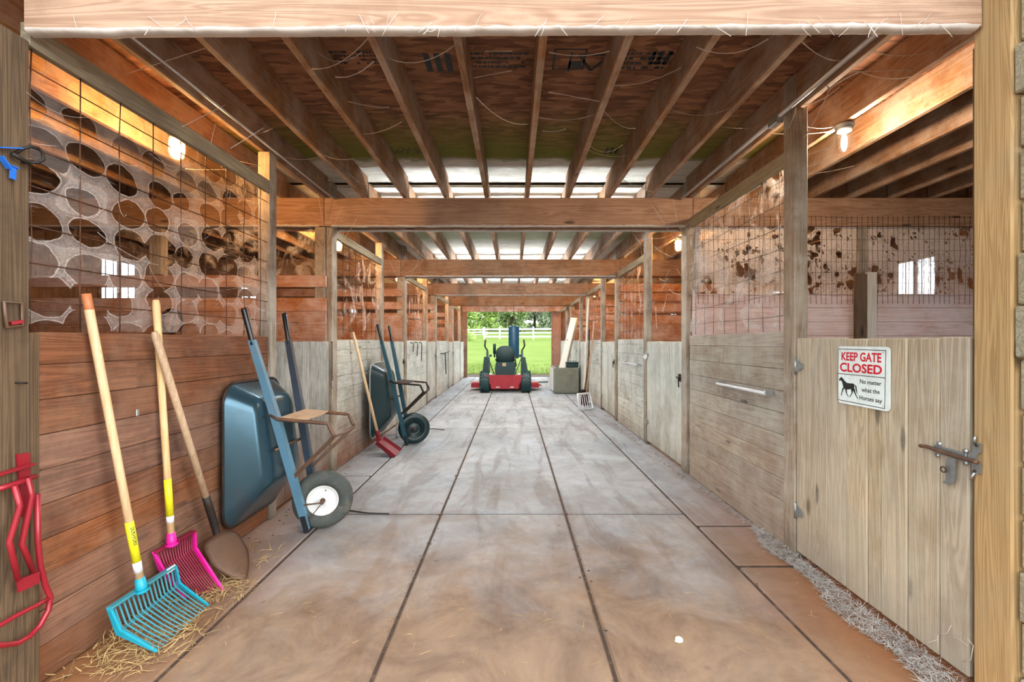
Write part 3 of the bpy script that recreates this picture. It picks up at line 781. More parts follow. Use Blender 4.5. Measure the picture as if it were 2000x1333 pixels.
# welded wire over the right partition
mb = MB(); x = 1.86
while x < 5.42:
    mb.tube([(x + R.uniform(-.006, .006), 4.572 + R.uniform(-.003, .003), 1.73 + (2.62 - 1.73) * k / 5) for k in range(6)], .0017, 4); x += .0515
for k in range(8):
    z = 1.82 + k * .112
    mb.tube([(1.85 + 3.58 * q / 12, 4.574, z + R.uniform(-.006, .006)) for q in range(13)], .0017, 4)
single('wire_mesh', mb, M['wire'], 'fine welded wire mesh stapled over the partition behind the sign gate', 'wire mesh', fixn=False)

# ================================================================ conduits under the joists
mb = MB(); mb.tube([(1.69, 1.76, 2.785), (1.69, 4.56, 2.785)], .014, 10); r = thing('conduit', 'grey metal conduit running under the joists along the right stall row', 'conduit', (1.69, 3, 2.77))
part(r, 'pipe', mb, M['pvc'])
mb = MB(); mb.box(1.665, 1.715, 2.88, 2.98, 2.74, 2.80, .006); part(r, 'junction_box', mb, M['galv'], fixn=False)
mb = MB(); mb.tube([(-1.80, 1.76, 2.79), (-1.80, 3.44, 2.79), (-1.80, 4.56, 2.785)], .008, 8); single('conduit', mb, M['pvc'], 'thin cable conduit running under the joists along the left stall row', 'conduit')

# ================================================================ lamps
def jar_lamp(x, y, z, label, bulb):
    r = thing('jar_lamp', label, 'lamp', (x, y, z - .2), 'glass jar lamps')
    mb = MB(); mb.lathe([(.001, 0), (.055, 0), (.058, -.012), (.05, -.03), (.042, -.034), (.042, -.05), (.001, -.05)], (x, y, z - .001), n=20); part(r, 'base', mb, M['galv'])
    mb = MB(); mb.lathe([(.040, -.05), (.046, -.062), (.047, -.14), (.040, -.168), (.024, -.184), (.001, -.188)], (x, y, z), n=24); part(r, 'glass_jar', mb, M['jar'] if bulb is M['bulb'] else M['clearjar'])
    k_ = 1.0 if bulb is M['bulb'] else .55
    mb = MB(); mb.lathe([(r_ * k_, h_) for r_, h_ in ((.001, -.051), (.013, -.052), (.014, -.075), (.026, -.095), (.026, -.115), (.016, -.132), (.001, -.136))], (x, y, z), n=16); part(r, 'bulb', mb, bulb)
    return r
def added_light(x, y, z, label):  # added fill light, hidden behind a beam to brighten the far aisle
    r = thing('added_fill_light', label, 'lamp', (x, y, z - .08), 'added fill lights behind the beams')
    mb = MB(); mb.box(x - .62, x + .62, y - .02, y + .02, z - .03, z - .0002, .006)
    for s_ in (-1, 1): mb.box(x + s_ * .605 - .01, x + s_ * .605 + .01, y - .012, y + .012, z - .12, z - .03, .003); part(r, 'housing', mb, M['whitepaint'], fixn=False)
    mb = MB(); mb.tube([(x - .59, y, z - .105), (x + .59, y, z - .105)], .017, 12); part(r, 'tube', mb, M['filltube'])
    for s_ in (-1, 1):
        mb = MB(); mb.box(x + s_ * .60 - .012, x + s_ * .60 + .012, y - .02, y + .02, z - .126, z - .084, .004); part(r, 'end_cap', mb, M['whitepaint'], fixn=False)
for i in range(1, 5):
    for x, w_ in ((-.70, 'left'), (.62, 'right')): added_light(x, PY[i] + (.44 if i == 1 else .8), 2.7475, f'{w_} added white fill light hidden behind the beam that ends the {BAY[i-1]} bay')
jar_lamp(-2.327, 3.15, 2.80, 'bright jar lamp glowing behind the webbed wire panel', M['bulb'])
jar_lamp(2.205, 3.03, 2.80, 'jar lamp hanging above the gate with the sign', M['bulb2'])
for i in range(1, 5):
    jar_lamp(-2.327, PY[i] + 1.45, 2.745, f'jar lamp in the {BAY[i]} left stall', M['bulb'])
    jar_lamp(2.205, PY[i] + 1.45, 2.745, f'jar lamp in the {BAY[i]} right stall', M['bulb'])
# ================================================================ sign on the gate
SX = XR + .0005
def SP(zx, zy, off=0.0):
    p = onX(1590 + zx * .12, 660 + zy * .12, SX); p.x -= off
    return p
sroot = thing('warning_sign', 'white metal sign on the gate reading keep gate closed no matter what the horses say', 'sign', SP(800, 1100))
y0, y1, z0, z1 = 2.122, 2.462, 1.022, 1.326
def rrect(y0, y1, z0, z1, r, n=5):
    o = []
    for cy, cz, a0 in ((y1 - r, z1 - r, 0), (y0 + r, z1 - r, 90), (y0 + r, z0 + r, 180), (y1 - r, z0 + r, 270)):
        for k in range(n + 1):
            a = math.radians(a0 + 90 * k / n); o.append((cy + r * math.cos(a), cz + r * math.sin(a)))
    return o
rr = rrect(y0, y1, z0, z1, .02)
mb = MB(); mb.loft([[(SX, y, z) for y, z in rr], [(SX - .003, y, z) for y, z in rr]]); part(sroot, 'plate', mb, M['signface'])
def sline(mb, pts, wdt, off=.0036):
    for a, b in zip(pts, pts[1:]):
        a = SP(*a, off); b = SP(*b, off); d = (b - a).normalized(); n = Vector((0, -d.z, d.y)) * wdt / 2; e = d * wdt / 2
        mb.add([a - n - e, b - n + e, b + n + e, a + n - e], [(0, 1, 2, 3)])
mb = MB(); sline(mb, [(403, 182), (1180, 210), (1160, 1155), (398, 1008), (403, 182)], .0034); sline(mb, [(392, 582), (1168, 655)], .0034)
part(sroot, 'border_line', mb, M['ink'], fixn=False)
def text_geo(s, bold=0.0):
    cu = bpy.data.curves.new('lettering', 'FONT'); cu.body = s; cu.size = 1; cu.offset = bold; cu.resolution_u = 3
    o = bpy.data.objects.new('lettering', cu); COL.objects.link(o)
    bpy.context.view_layer.update()
    dg = bpy.context.evaluated_depsgraph_get(); ev = o.evaluated_get(dg)
    me = bpy.data.meshes.new_from_object(ev)
    vs = [v.co.copy() for v in me.vertices]; fs = [tuple(p.vertices) for p in me.polygons]
    bpy.data.objects.remove(o); bpy.data.meshes.remove(me); bpy.data.curves.remove(cu)
    x0 = min(v.x for v in vs); x1 = max(v.x for v in vs); a = min(v.y for v in vs); b = max(v.y for v in vs)
    return [((v.x - x0) / (x1 - x0), (v.y - a) / (b - a)) for v in vs], fs
def sign_text(s, tl, tr, bl, br, mat, bold):
    uv, fs = text_geo(s, bold)
    A, B, C_, D = [SP(*q, .0038) for q in (bl, br, tl, tr)]
    vs = []
    for u, v in uv: vs.append((A * (1 - u) + B * u) * (1 - v) + (C_ * (1 - u) + D * u) * v)
    mb = MB(); mb.add(vs, fs); part(sroot, 'lettering', mb, mat, fixn=False)
sign_text('KEEP GATE', (458, 232), (1110, 250), (455, 368), (1105, 410), M['redink'], .028)
sign_text('CLOSED', (432, 400), (1120, 450), (430, 548), (1118, 608), M['redink'], .03)
sign_text('No matter', (757, 672), (1110, 720), (757, 745), (1105, 785), M['ink'], .014)
sign_text('what the', (785, 808), (1080, 852), (785, 882), (1080, 920), M['ink'], .014)
sign_text('Horses say', (750, 935), (1120, 1000), (750, 1030), (1118, 1092), M['ink'], .014)
mb = MB()
body = [(415, 690), (422, 668), (440, 650), (455, 633), (462, 646), (482, 662), (500, 690), (522, 715), (548, 736), (600, 744), (640, 744), (664, 758), (668, 800), (658, 840), (640, 866), (618, 838), (580, 842), (540, 846), (505, 834), (484, 800), (474, 750), (462, 708), (440, 694), (425, 702)]
mb.add([SP(x, y, .0038) for x, y in body], [tuple(range(len(body)))])
def limb(pts):
    for (x0, y0_, w0), (x1, y1_, w1) in zip(pts, pts[1:]):
        mb.add([SP(x0 - w0, y0_, .0039), SP(x0 + w0, y0_, .0039), SP(x1 + w1, y1_, .0039), SP(x1 - w1, y1_, .0039)], [(0, 1, 2, 3)])
limb([(492, 815, 16), (470, 870, 9), (458, 910, 6), (458, 945, 6)])
limb([(528, 830, 15), (538, 900, 8), (556, 935, 6), (573, 960, 6)])
limb([(632, 830, 22), (632, 900, 9), (608, 940, 7), (590, 972, 6)])
limb([(654, 830, 20), (682, 915, 9), (702, 955, 7), (726, 996, 6)])
limb([(664, 764, 8), (690, 790, 10), (702, 860, 9), (714, 912, 4)])
part(sroot, 'horse_picture', mb, M['ink'], 'black silhouette of a trotting horse', fixn=False)
for (zx, zy) in ((435, 208), (1138, 240), (420, 975), (1132, 1112)):
    mb = MB(); p = SP(zx, zy); mb.lathe([(.0001, .0045), (.003, .0042), (.0035, .003)], p, (-1, 0, 0), 8); part(sroot, 'screw', mb, M['galv'])

# latch of the sign gate
g = sign_gate
LX = XR + .003
def LP(zx, zy, off=.0): p = onX(1780 + zx * .11, 840 + zy * .11, LX); p.x -= off; return p
mb = MB(); a, b = LP(420, 330), LP(1000, 500); mb.bar(a - Vector((.004, 0, 0)), b - Vector((.004, 0, 0)), .034, .006, (1, 0, 0), .002)
for q in ((500, 250), (970, 380), (470, 450), (970, 590)): mb.lathe([(.0001, .007), (.009, .006), (.01, 0)], LP(*q), (-1, 0, 0), 10)
lt = part(g, 'latch', mb, M['galv'], 'galvanised slide bolt')
mb = MB(); mb.tube([LP(230, 285, .018), LP(350, 300, .018), LP(700, 420, .018), LP(1180, 560, .018), LP(1300, 580, .03)], .008, 8); part(lt, 'bolt', mb, M['rust'])
mb = MB()
pl = [(890, 520), (895, 880), (800, 990), (650, 935), (720, 880), (715, 560), (760, 510)]
mb.prism([LP(x, y, .022) for x, y in pl], (-.004, 0, 0)); part(lt, 'hasp', mb, M['galv'])
mb = MB(); c = LP(715, 705, .034); mb.tube([c + Vector((0, math.cos(k * .628) * .011, math.sin(k * .628) * .011)) for k in range(10)], .0025, 6, closed=True); part(lt, 'ring', mb, M['iron'])
pr = thing('latch_keeper', 'galvanised latch keeper screwed to the yellowish post beside the gate', 'latch keeper', (XR - .002, 1.75, 1.0))
KX = XR - .003
def KP(zx, zy, off=.0): p = onX(1780 + zx * .11, 840 + zy * .11, KX); p.x -= off; return p
mb = MB(); pl = [(1110, 240), (1190, 215), (1255, 260), (1250, 400), (1180, 450), (1175, 530), (1250, 640), (1250, 780), (1150, 790), (1095, 720), (1085, 600), (1020, 560), (1020, 440), (1100, 380)]
mb.prism([KP(x, y) for x, y in pl], (-.005, 0, 0)); part(pr, 'plate', mb, M['galv'])
mb = MB(); mb.tube([KP(1150, 250, .006), KP(1165, 180, .01), KP(1180, 120, .01)], .005, 6); mb.tube([KP(1150, 760, .006), KP(1120, 830, .01), KP(1105, 890, .01)], .005, 6); part(pr, 'pin', mb, M['galv'])
for q in ((1180, 275), (1150, 735)):
    mb = MB(); mb.lathe([(.0001, .008), (.006, .007), (.007, .004)], KP(*q), (-1, 0, 0), 8); part(pr, 'screw', mb, M['iron'])
strap_hinge(g, XR - .001, 2.835, 1.2, -1); strap_hinge(g, XR - .001, 2.835, .3, -1)

# bars on the right plank walls
def wall_bar(ya, za, yb, zb_, x, label, mat=None):
    r = thing('blanket_rail', label, 'bar', (x, (ya + yb) / 2, min(za, zb_)), 'bars on the stall walls')
    mb = MB(); mb.tube([(x - .06, ya, za), (x - .06, yb, zb_)], .012, 10); part(r, 'rod', mb, mat or M['sticker'])
    for (y, z) in ((ya, za), (yb, zb_)):
        mb = MB(); mb.bar((x - .001, y, z), (x - .062, y, z), .02, .035, c=.003); part(r, 'bracket', mb, M['galv'])
wall_bar(3.10, 1.0, 3.82, 1.0, XR + .012, 'white bar on the tan plank wall beyond the sign gate')
wall_bar(6.3, 1.03, 7.1, 1.03, XR + .012, 'short bar on the pale plank wall of the second right stall')
wall_bar(9.4, .98, 10.2, .98, XR + .012, 'short bar behind the leaning tools in the third right stall')
wall_bar(8.3, 1.0, 9.3, 1.0, XL - .012, 'dark bar below the hooks on the third left plank wall', M['iron'])
wall_bar(2.25, 1.0, 3.0, 1.06, XL - .012, 'brown pipe on the plank wall behind the nearest wheelbarrow', M['rust'])
for k, (y, z) in enumerate(((8.2, 1.33), (8.55, 1.34), (8.95, 1.33))):
    mb = MB(); x = XL - .012
    mb.tube([(x, y, z), (x + .05, y, z), (x + .06, y, z - .04), (x + .05, y, z - .16 - .1 * k)], .008, 6)
    single('wall_hook', mb, M['iron'], f'dark hook on the third left plank wall, {ORD[k]} from the dark green wheelbarrow', 'hook', 'hooks on the third left wall')
mb = MB(); mb.tube([(XL - .012, 11.6, 1.05), (XL + .06, 11.6, 1.05), (XL + .08, 12.6, 1.08)], .012, 6); mb.tube([(XL + .07, 11.9, 1.06), (XL + .08, 11.95, .5)], .014, 6)
single('hanging_crowbar', mb, M['iron'], 'dark bar with a hanging tool on the far left plank wall', 'tool')

# ================================================================ forks and shovel against the brown wall
def fork(loc, bl, br, tl, tr, kl, kr, base, top, ntine, cols, label, sock_off, hmat, marks):
    """bl/br heel corners, tl/tr top bar ends, kl/kr tine tips, base/top of the handle"""
    r = thing('manure_fork', label, 'fork', loc, 'plastic manure forks')
    V = Vector; bl, br, tl, tr, kl, kr, base, top = map(V, (bl, br, tl, tr, kl, kr, base, top))
    side, inner = cols
    mb = MB(); mb.bar(tl, tr, .03, .012, (0, 0, 1), .003); head = part(r, 'head', mb, inner)
    mb.v.clear()
    mb = MB()
    mb.bar(bl, br, .010, .010, (0, 0, 1)); part(head, 'heel_bar', mb, inner)
    for (t_, b_, k_) in ((tl, bl, kl), (tr, br, kr)):
        mb = MB(); d = (br - bl).normalized(); e = d * .007
        n1 = (k_ - b_).normalized(); up = (t_ - b_).normalized(); o = (n1 + up).normalized() * .022
        # an L-shaped flat side plate, tapering to the tip
        prof = [t_ + n1 * -.006, b_ + (n1 * -1 - up).normalized() * .008, k_, k_ + up * .006, b_ + o, t_ + n1 * .016]
        mb.loft([[p - e for p in prof], [p + e for p in prof]]); part(head, 'side', mb, side)
    for k in range(1, ntine):
        f = k / ntine
        p0 = tl.lerp(tr, f); p1 = bl.lerp(br, f); p2 = kl.lerp(kr, f)
        mb = MB(); m_ = p1 + (p2 - p1) * .06 + (p0 - p1) * .06
        mb.tube([p0, p1.lerp(p0, .12), m_, p2.lerp(p1, .5) + Vector((0, 0, -.002)), p2], [.0042, .0045, .0045, .0038, .0022], 6)
        part(r, 'tine', mb, inner)
    d = (top - base).normalized(); s0 = base - d * .04
    mb = MB(); mb.lathe([(.012, 0), (.022, .004), (.024, .03), (.019, .075), (.001, .076)], s0, d, 14); mb.lathe([(.03, .01), (.03, .022)], s0, d, 14)
    sp_ = tl.lerp(tr, sock_off); mb.bar(sp_, s0 + d * .02, .03, .016, (1, 0, 0), .003)
    part(r, 'socket', mb, side)
    L = (top - base).length
    mb = MB(); mb.tube([base, base + d * L * .5, base + d * (L - .03), top], [.0165, .0165, .0175, .014], 14); h = part(r, 'handle', mb, hmat)
    for (a, b, m_) in marks:
        mb = MB(); mb.tube([base + d * a, base + d * b], .0172, 14); part(h, 'sticker', mb, m_)
    return r, base, d
fr, fb, fd = fork((-1.7, 2.2, 0), (-1.7095, 1.9692, 0.0898), (-1.7316, 2.354, 0.0917), (-1.7431, 1.9625, 0.1975), (-1.746, 2.3473, 0.1937), (-1.5265, 1.9513, 0.0202), (-1.5324, 2.2902, 0.0202),
     (-1.722, 2.1068, 0.2245), (-1.826, 1.955, 1.515), 16, (M['teal'], M['tealin']), 'turquoise manure fork resting its tines on straw', .38, M['handle'], [(.065, .115, M['sticker']), (.115, .31, M['yellow']), (1.24, 1.345, M['orangetip'])])
mb = MB(); p = Vector((-1.739, 0, 0)); mb.box(p.x, p.x + .003, 2.285, 2.34, .182, .206)
part(fr, 'label_plate', mb, M['sticker'], 'white label on the top bar')
fr2, _, _ = fork((-1.7, 2.5, 0), (-1.80, 2.325, .185), (-1.80, 2.565, .18), (-1.812, 2.295, .285), (-1.815, 2.59, .272), (-1.70, 2.365, .012), (-1.556, 2.445, .012),
     (-1.79, 2.385, .315), (-1.832, 2.335, 1.565), 15, (M['pink'], M['pinkin']), 'magenta manure fork standing behind the turquoise one', .42, M['handle'], [(.09, .125, M['sticker']), (.125, .32, M['yellow'])])
# black lettering down the sticker of the turquoise fork
uv, fs = text_geo('DURAFORK', .02)
a = fb + fd * .285; b = fb + fd * .195; side = Vector((.74, -.67, 0)).normalized(); acr = fd.cross(side).normalized()
mb = MB(); vs = []
for u, v in uv:
    th = (v - .5) * .9 + .35
    c = a.lerp(b, u); vs.append(c + (side * math.cos(th) + acr * math.sin(th)) * .0182)
mb.add(vs, fs); part(fr, 'lettering', mb, M['ink'], fixn=False)

sh = thing('shovel', 'round point shovel with a worn grey handle beside the magenta fork', 'shovel', (-1.7, 2.62, 0))
s0, s1 = Vector((-1.735, 2.67, .225)), Vector((-1.785, 2.265, 1.40))
d = (s1 - s0).normalized(); neck = s0 + d * .20
mb = MB(); mb.tube([neck, neck.lerp(s1, .5), s1 - d * .02, s1], [.0185, .0175, .0185, .012], 14); part(sh, 'handle', mb, M['oldhandle'])
mb = MB(); mb.tube([neck + d * .06, neck, s0 + d * .06, s0 + Vector((.01, -.01, -.02)), s0 + Vector((.035, -.02, -.055))], [.0205, .021, .021, .018, .012], 12); part(sh, 'socket', mb, M['iron'])
bd = Vector((.205, -.09, -.215)); bd_n = bd.normalized(); wv = Vector((.38, .92, 0)).normalized(); nv = wv.cross(bd_n).normalized()
b0 = s0 + Vector((.008, 0, -.012)); rings_t = []; NL = 10
mb = MB(); vs = []; fs = []
for i in range(NL + 1):
    f = i / NL; hw = .108 * (1.0 if f < .4 else max(0.0, 1 - ((f - .4) / .6) ** 1.7))
    if f < .12: hw = .108 * (.72 + .28 * f / .12)
    for k in range(9):
        u = (k / 8 - .5) * 2
        vs.append(b0 + bd_n * .325 * f + wv * hw * u + nv * (.03 * (u * u - 1) * (1 - f * .6)))
for i in range(NL):
    for k in range(8): fs.append((i * 9 + k, i * 9 + k + 1, (i + 1) * 9 + k + 1, (i + 1) * 9 + k))
mb.add(vs, fs, True); bl_ = part(sh, 'blade', mb, M['blade'], 'brown pointed steel blade')
so = bl_.modifiers.new('thickness', 'SOLIDIFY'); so.thickness = .003

# ================================================================ wheelbarrows
def wheelbarrow(dx, dy, mats, label, rim):
    hm1, hm2, traym, wheelm, legm, platem = mats
    D = Vector((dx, dy, 0)); V = lambda x, y, z: Vector((x, y, z)) + D
    r = thing('wheelbarrow', label, 'wheelbarrow', V(-1.5, 3.25, 0), 'wheelbarrows stood up against the wall')
    # handles: square steel tubes with a bend towards the grip
    H = []
    for k, (nose, mid, gripb, top, m_) in enumerate(((V(-1.452, 3.21, .03), V(-1.60, 3.075, .83), V(-1.715, 2.99, 1.36), V(-1.755, 2.965, 1.57), hm1), (V(-1.452, 3.40, .03), V(-1.60, 3.43, .83), V(-1.715, 3.475, 1.36), V(-1.755, 3.49, 1.57), hm2))):
        mb = MB(); lat = Vector((0, 1, 0))
        rings = []
        for p, w_ in ((nose, .020), (mid, .0225), (gripb, .0175)):
            dd = (gripb - nose).normalized(); n_ = dd.cross(lat).normalized()
            rings.append([p + lat * a * w_ + n_ * b * w_ * 1.15 for a, b in ((-1, -1), (1, -1), (1, 1), (-1, 1))])
        mb.loft(rings); h = part(r, 'handle', mb, m_)
        mb = MB(); dd = (top - gripb).normalized(); mb.tube([gripb - dd * .03, gripb, top - dd * .01, top], [.019, .0175, .0195, .015], 14); part(h, 'grip', mb, M['blackgrip'])
        mb = MB(); mb.bar(nose - (mid - nose).normalized() * .02, nose + (mid - nose).normalized() * .11, .042, .046, (1, 0, 0), .004); part(h, 'nose_bracket', mb, M['black'])
        H.append((nose, mid, gripb))
    mb = MB(); mb.tube([H[0][0] + Vector((0, 0, -.012)), H[1][0] + Vector((0, 0, -.012))], .014, 8); part(r, 'nose_bar', mb, M['black'])
    # wheel between the handle ends
    ax = Vector((.30, -.95, 0)).normalized(); c = V(-1.372, 3.29, .213)
    mb = MB(); rr_, w_ = .205, .048
    prof = [(.108, -w_ * .8), (.14, -w_), (.175, -w_), (.195, -w_ * .75), (rr_, -w_ * .3), (rr_, w_ * .3), (.195, w_ * .75), (.175, w_), (.14, w_), (.108, w_ * .8), (.108, -w_ * .8)]
    mb.lathe(prof, c, ax, 40); wh = part(r, 'wheel', mb, M['tyre'] if wheelm is M['hub'] else wheelm)
    mb = MB(); mb.lathe([(.0001, .02), (.03, .022), (.06, .008), (.085, .012), (.1, .03), (.109, .038), (.109, -.038), (.1, -.03), (.06, -.008), (.0001, -.02)], c, ax, 32); part(wh, 'hub', mb, wheelm, 'white painted hub' if wheelm is M['hub'] else None)
    mb = MB(); mb.tube([c - ax * .11, c + ax * .09], .012, 10); mb.lathe([(.018, 0), (.018, .012), (.0001, .013)], c + ax * .03, ax, 8); part(wh, 'axle', mb, M['rust'])
    mb = MB(); va = c + ax * .03 + Vector((.02, 0, .07)); mb.tube([va, va + ax * .03 + Vector((.004, 0, .01))], .005, 6); part(wh, 'valve', mb, M['black'])
    # axle stays
    for k, s_ in ((0, 1), (1, -1)):
        e = c + ax * (.085 * s_)
        mb = MB(); mb.bar(H[k][0].lerp(H[k][1], .22), e, .022, .006, c=.001); mb.bar(e, H[k][0].lerp(H[k][1], .05), .022, .006, c=.001); part(r, 'axle_stay', mb, legm)
    # tray: rolled rim to the wall, floor towards the handles
    def ring(x, ya, yb, za, zb__, rad, n=6):
        pts = rrect(ya, yb, za, zb__, rad, n); return [V(x, y, z) for y, z in pts]
    spec = [(-1.812, 2.85, 3.53, .15, 1.075, .12), (-1.80, 2.862, 3.518, .165, 1.068, .12), (-1.655, 2.93, 3.45, .375, .985, .10), (-1.638, 2.942, 3.438, .40, .97, .095), (-1.630, 2.965, 3.415, .43, .945, .08), (-1.628, 3.0, 3.38, .47, .91, .06)]
    outer = [ring(*s_) for s_ in spec]
    # the floor follows the slope of the handles
    for rg in outer:
        for p in rg:
            f_ = (p.x - D.x + 1.812) / (1.812 - 1.628); p.x += f_ * (.66 - p.z) * .12
    mb = MB(); mb.loft(outer, (False, True), True)
    inner = [[p + Vector((-.004, 0, 0)) for p in rg] for rg in outer]
    mb.loft(list(reversed(inner)), (True, False), True)
    tr_ = part(r, 'tray', mb, traym, fixn=False)
    mb = MB(); mb.tube(ring(-1.814, 2.845, 3.535, .145, 1.08, .125, 7), .0085, 8, closed=True); part(tr_, 'rim', mb, rim)
    # legs and braces
    for k, (st, out, low, br_) in enumerate(((V(-1.60, 3.055, .83), V(-1.245, 3.06, .80), V(-1.205, 3.065, .71), V(-1.515, 3.13, .41)), (V(-1.60, 3.45, .83), V(-1.245, 3.45, .80), V(-1.205, 3.45, .71), V(-1.515, 3.41, .41)))):
        mb = MB(); mb.tube([st + Vector((-.03, 0, .03)), st + Vector((.02, 0, .0)), st.lerp(out, .5), out - Vector((.03, 0, -.003)), out, low + Vector((-.008, 0, .02)), low], .0125, 10); lg = part(r, 'leg', mb, legm)
        mb = MB(); mb.bar(low, br_, .026, .005, (0, 1, 0), .001); part(r, 'brace', mb, legm)
    mb = MB(); a_, b_ = V(-1.235, 3.062, .79), V(-1.235, 3.45, .79)
    mb.tube([V(-1.205, 3.065, .71), V(-1.20, 3.25, .70), V(-1.205, 3.45, .71)], .008, 8); part(r, 'leg_tie', mb, legm)
    mb = MB()
    top = [V(-1.57, 3.06, .842), V(-1.40, 3.06, .826), V(-1.37, 3.25, .83), V(-1.40, 3.45, .826), V(-1.57, 3.45, .842)]
    mb.loft([top, [p + Vector((0, 0, -.006)) for p in top]]); part(r, 'cross_plate', mb, platem, 'bent plate joining the two legs')
    mb = MB(); mb.tube([V(-1.60, 3.06, .62), V(-1.60, 3.44, .62)], .01, 8); part(r, 'cross_tie', mb, legm)
    return r
wb1 = wheelbarrow(0, 0, (M['wbblue'], M['wbdark'], M['tray'], M['hub'], M['rust'], M['plate']), 'blue handled wheelbarrow stood upright with a white hubbed wheel', M['iron'])
wb2 = wheelbarrow(.07, 2.70, (M['wbteal'], M['wbteal'], M['traydark'], M['traydark'], M['iron'], M['iron']), 'dark green wheelbarrow stood upright further down the aisle', M['galv'])

# red headed scraper leaning in the second bay
rs = thing('scraper', 'red headed scraper with a long wooden handle before the dark green wheelbarrow', 'scraper', (-1.5, 5.42, 0))
a, b = Vector((-1.60, 5.43, .20)), Vector((-1.815, 5.16, 1.46))
mb = MB(); mb.tube([a, a.lerp(b, .5), b], [.017, .0165, .017], 12); part(rs, 'handle', mb, M['handle'])
mb = MB(); d = (b - a).normalized(); mb.lathe([(.02, -.03), (.028, 0), (.026, .08), (.019, .1)], a, d, 12); mb.bar(a + Vector((.0, -.05, -.01)), a + Vector((0, .05, -.01)), .05, .04, c=.006); part(rs, 'socket', mb, M['redtool'])
mb = MB(); q0 = [Vector((-1.60, 5.33, .17)), Vector((-1.57, 5.50, .19)), Vector((-1.36, 5.52, .035)), Vector((-1.38, 5.30, .008))]
mb.loft([q0, [p + Vector((-.006, 0, -.008)) for p in q0]])
mb.bar(q0[0], q0[3], .012, .05, c=.002); mb.bar(q0[1], q0[2], .012, .05, c=.002); part(rs, 'blade', mb, M['redtool'])

# ================================================================ red folding rack on the dark doorway post
rk = thing('mounted_saddle_rack', 'red enamelled saddle rack folded against the dark doorway post', 'rack', (XL + .02, 1.66, .3))
RXp = XL + .035
def RP(zx, zy, off=0.0): p = onX(zx / 1.725, 560 + zy / 1.725, RXp); p.x += off; return p
mb = MB(); q = [RP(82, 565, -.025), RP(124, 560, -.025), RP(127, 770, -.025), RP(100, 775, -.025)]; mb.loft([q, [p + Vector((-.008, 0, 0)) for p in q]]); part(rk, 'wall_plate', mb, M['red'])
mb = MB(); mb.bar(RP(-60, 655, -.01), RP(120, 598, -.01), .008, .03, (1, 0, 0), .002); mb.tube([RP(-60, 700), RP(60, 662), RP(120, 640)], .010, 10); part(rk, 'arm', mb, M['red'])
for pts in ([(38, 672), (58, 740), (22, 860), (52, 990)], [(84, 645), (98, 705), (64, 868), (104, 962)]):
    mb = MB(); mb.tube([RP(x, y, .01) for x, y in pts], .0095, 10); part(rk, 'rod', mb, M['red'])
mb = MB(); q = [RP(50, 990, .012), RP(124, 960, .012), RP(122, 1000, .012), RP(54, 1032, .012)]; mb.loft([q, [p + Vector((-.008, 0, 0)) for p in q]]); part(rk, 'bottom_plate', mb, M['red'])
mb = MB(); mb.tube([RP(x, y, .004) for x, y in ((122, 700), (124, 860), (132, 940), (150, 1010), (166, 1045), (160, 1090), (130, 1145), (95, 1180), (55, 1203), (0, 1210), (-50, 1205))], .0095, 10); part(rk, 'loop', mb, M['red'])
mb = MB(); mb.tube([RP(x, y, .004) for x, y in ((160, 1052), (120, 1075), (50, 1110), (0, 1140), (-50, 1165))], .008, 10); part(rk, 'loop', mb, M['red'])
# small hardware on the same post
PX = XL + .004
def QP(px, py, off=0.0): p = onX(px, py, XL); p.x += off; return p
hl = thing('halter_hook', 'dark round hook with a blue strap high on the dark doorway post', 'hook', QP(35, 320))
mb = MB(); mb.tube([QP(22, 300, .012), QP(34, 290, .022), QP(45, 286, .03), QP(56, 289, .036), QP(64, 298, .038), QP(67, 312, .036), QP(58, 318, .03), QP(35, 317, .015)], .006, 8); part(hl, 'hook', mb, M['iron'])
mb = MB(); mb.bar(QP(-8, 288, .015), QP(30, 290, .02), .004, .02, (1, 0, 0)); mb.bar(QP(-8, 305, .016), QP(8, 330, .018), .004, .022, (1, 0, 0)); mb.bar(QP(8, 322, .018), QP(26, 330, .018), .004, .012, (1, 0, 0)); mb.bar(QP(16, 326, .018), QP(15, 350, .018), .004, .02, (0, 1, 0)); part(hl, 'strap', mb, M['blue'])
mb = MB(); mb.tube([QP(12, 300, .02), QP(26, 310, .026), QP(40, 318, .028), QP(52, 322, .02)], .008, 6); part(hl, 'ring', mb, M['iron'])
hb = thing('mounted_bracket', 'rusty red square bracket at eye height on the dark doorway post', 'bracket', QP(20, 620))
mb = MB(); mb.tube([QP(2, 590, .012), QP(36, 592, .012), QP(38, 636, .012), QP(6, 640, .012)], .006, 6, closed=True); part(hb, 'loop', mb, M['rust'])
mb = MB(); mb.bar(QP(14, 632, .012), QP(34, 628, .02), .012, .012, (1, 0, 0)); part(hb, 'tab', mb, M['red'])
mb = MB(); mb.tube([QP(28, 748, -.01), QP(33, 748, .012), QP(44, 749, .018)], .0035, 6); single('nail', mb, M['iron'], 'bent nail driven into the dark doorway post below the brackets', 'nail')

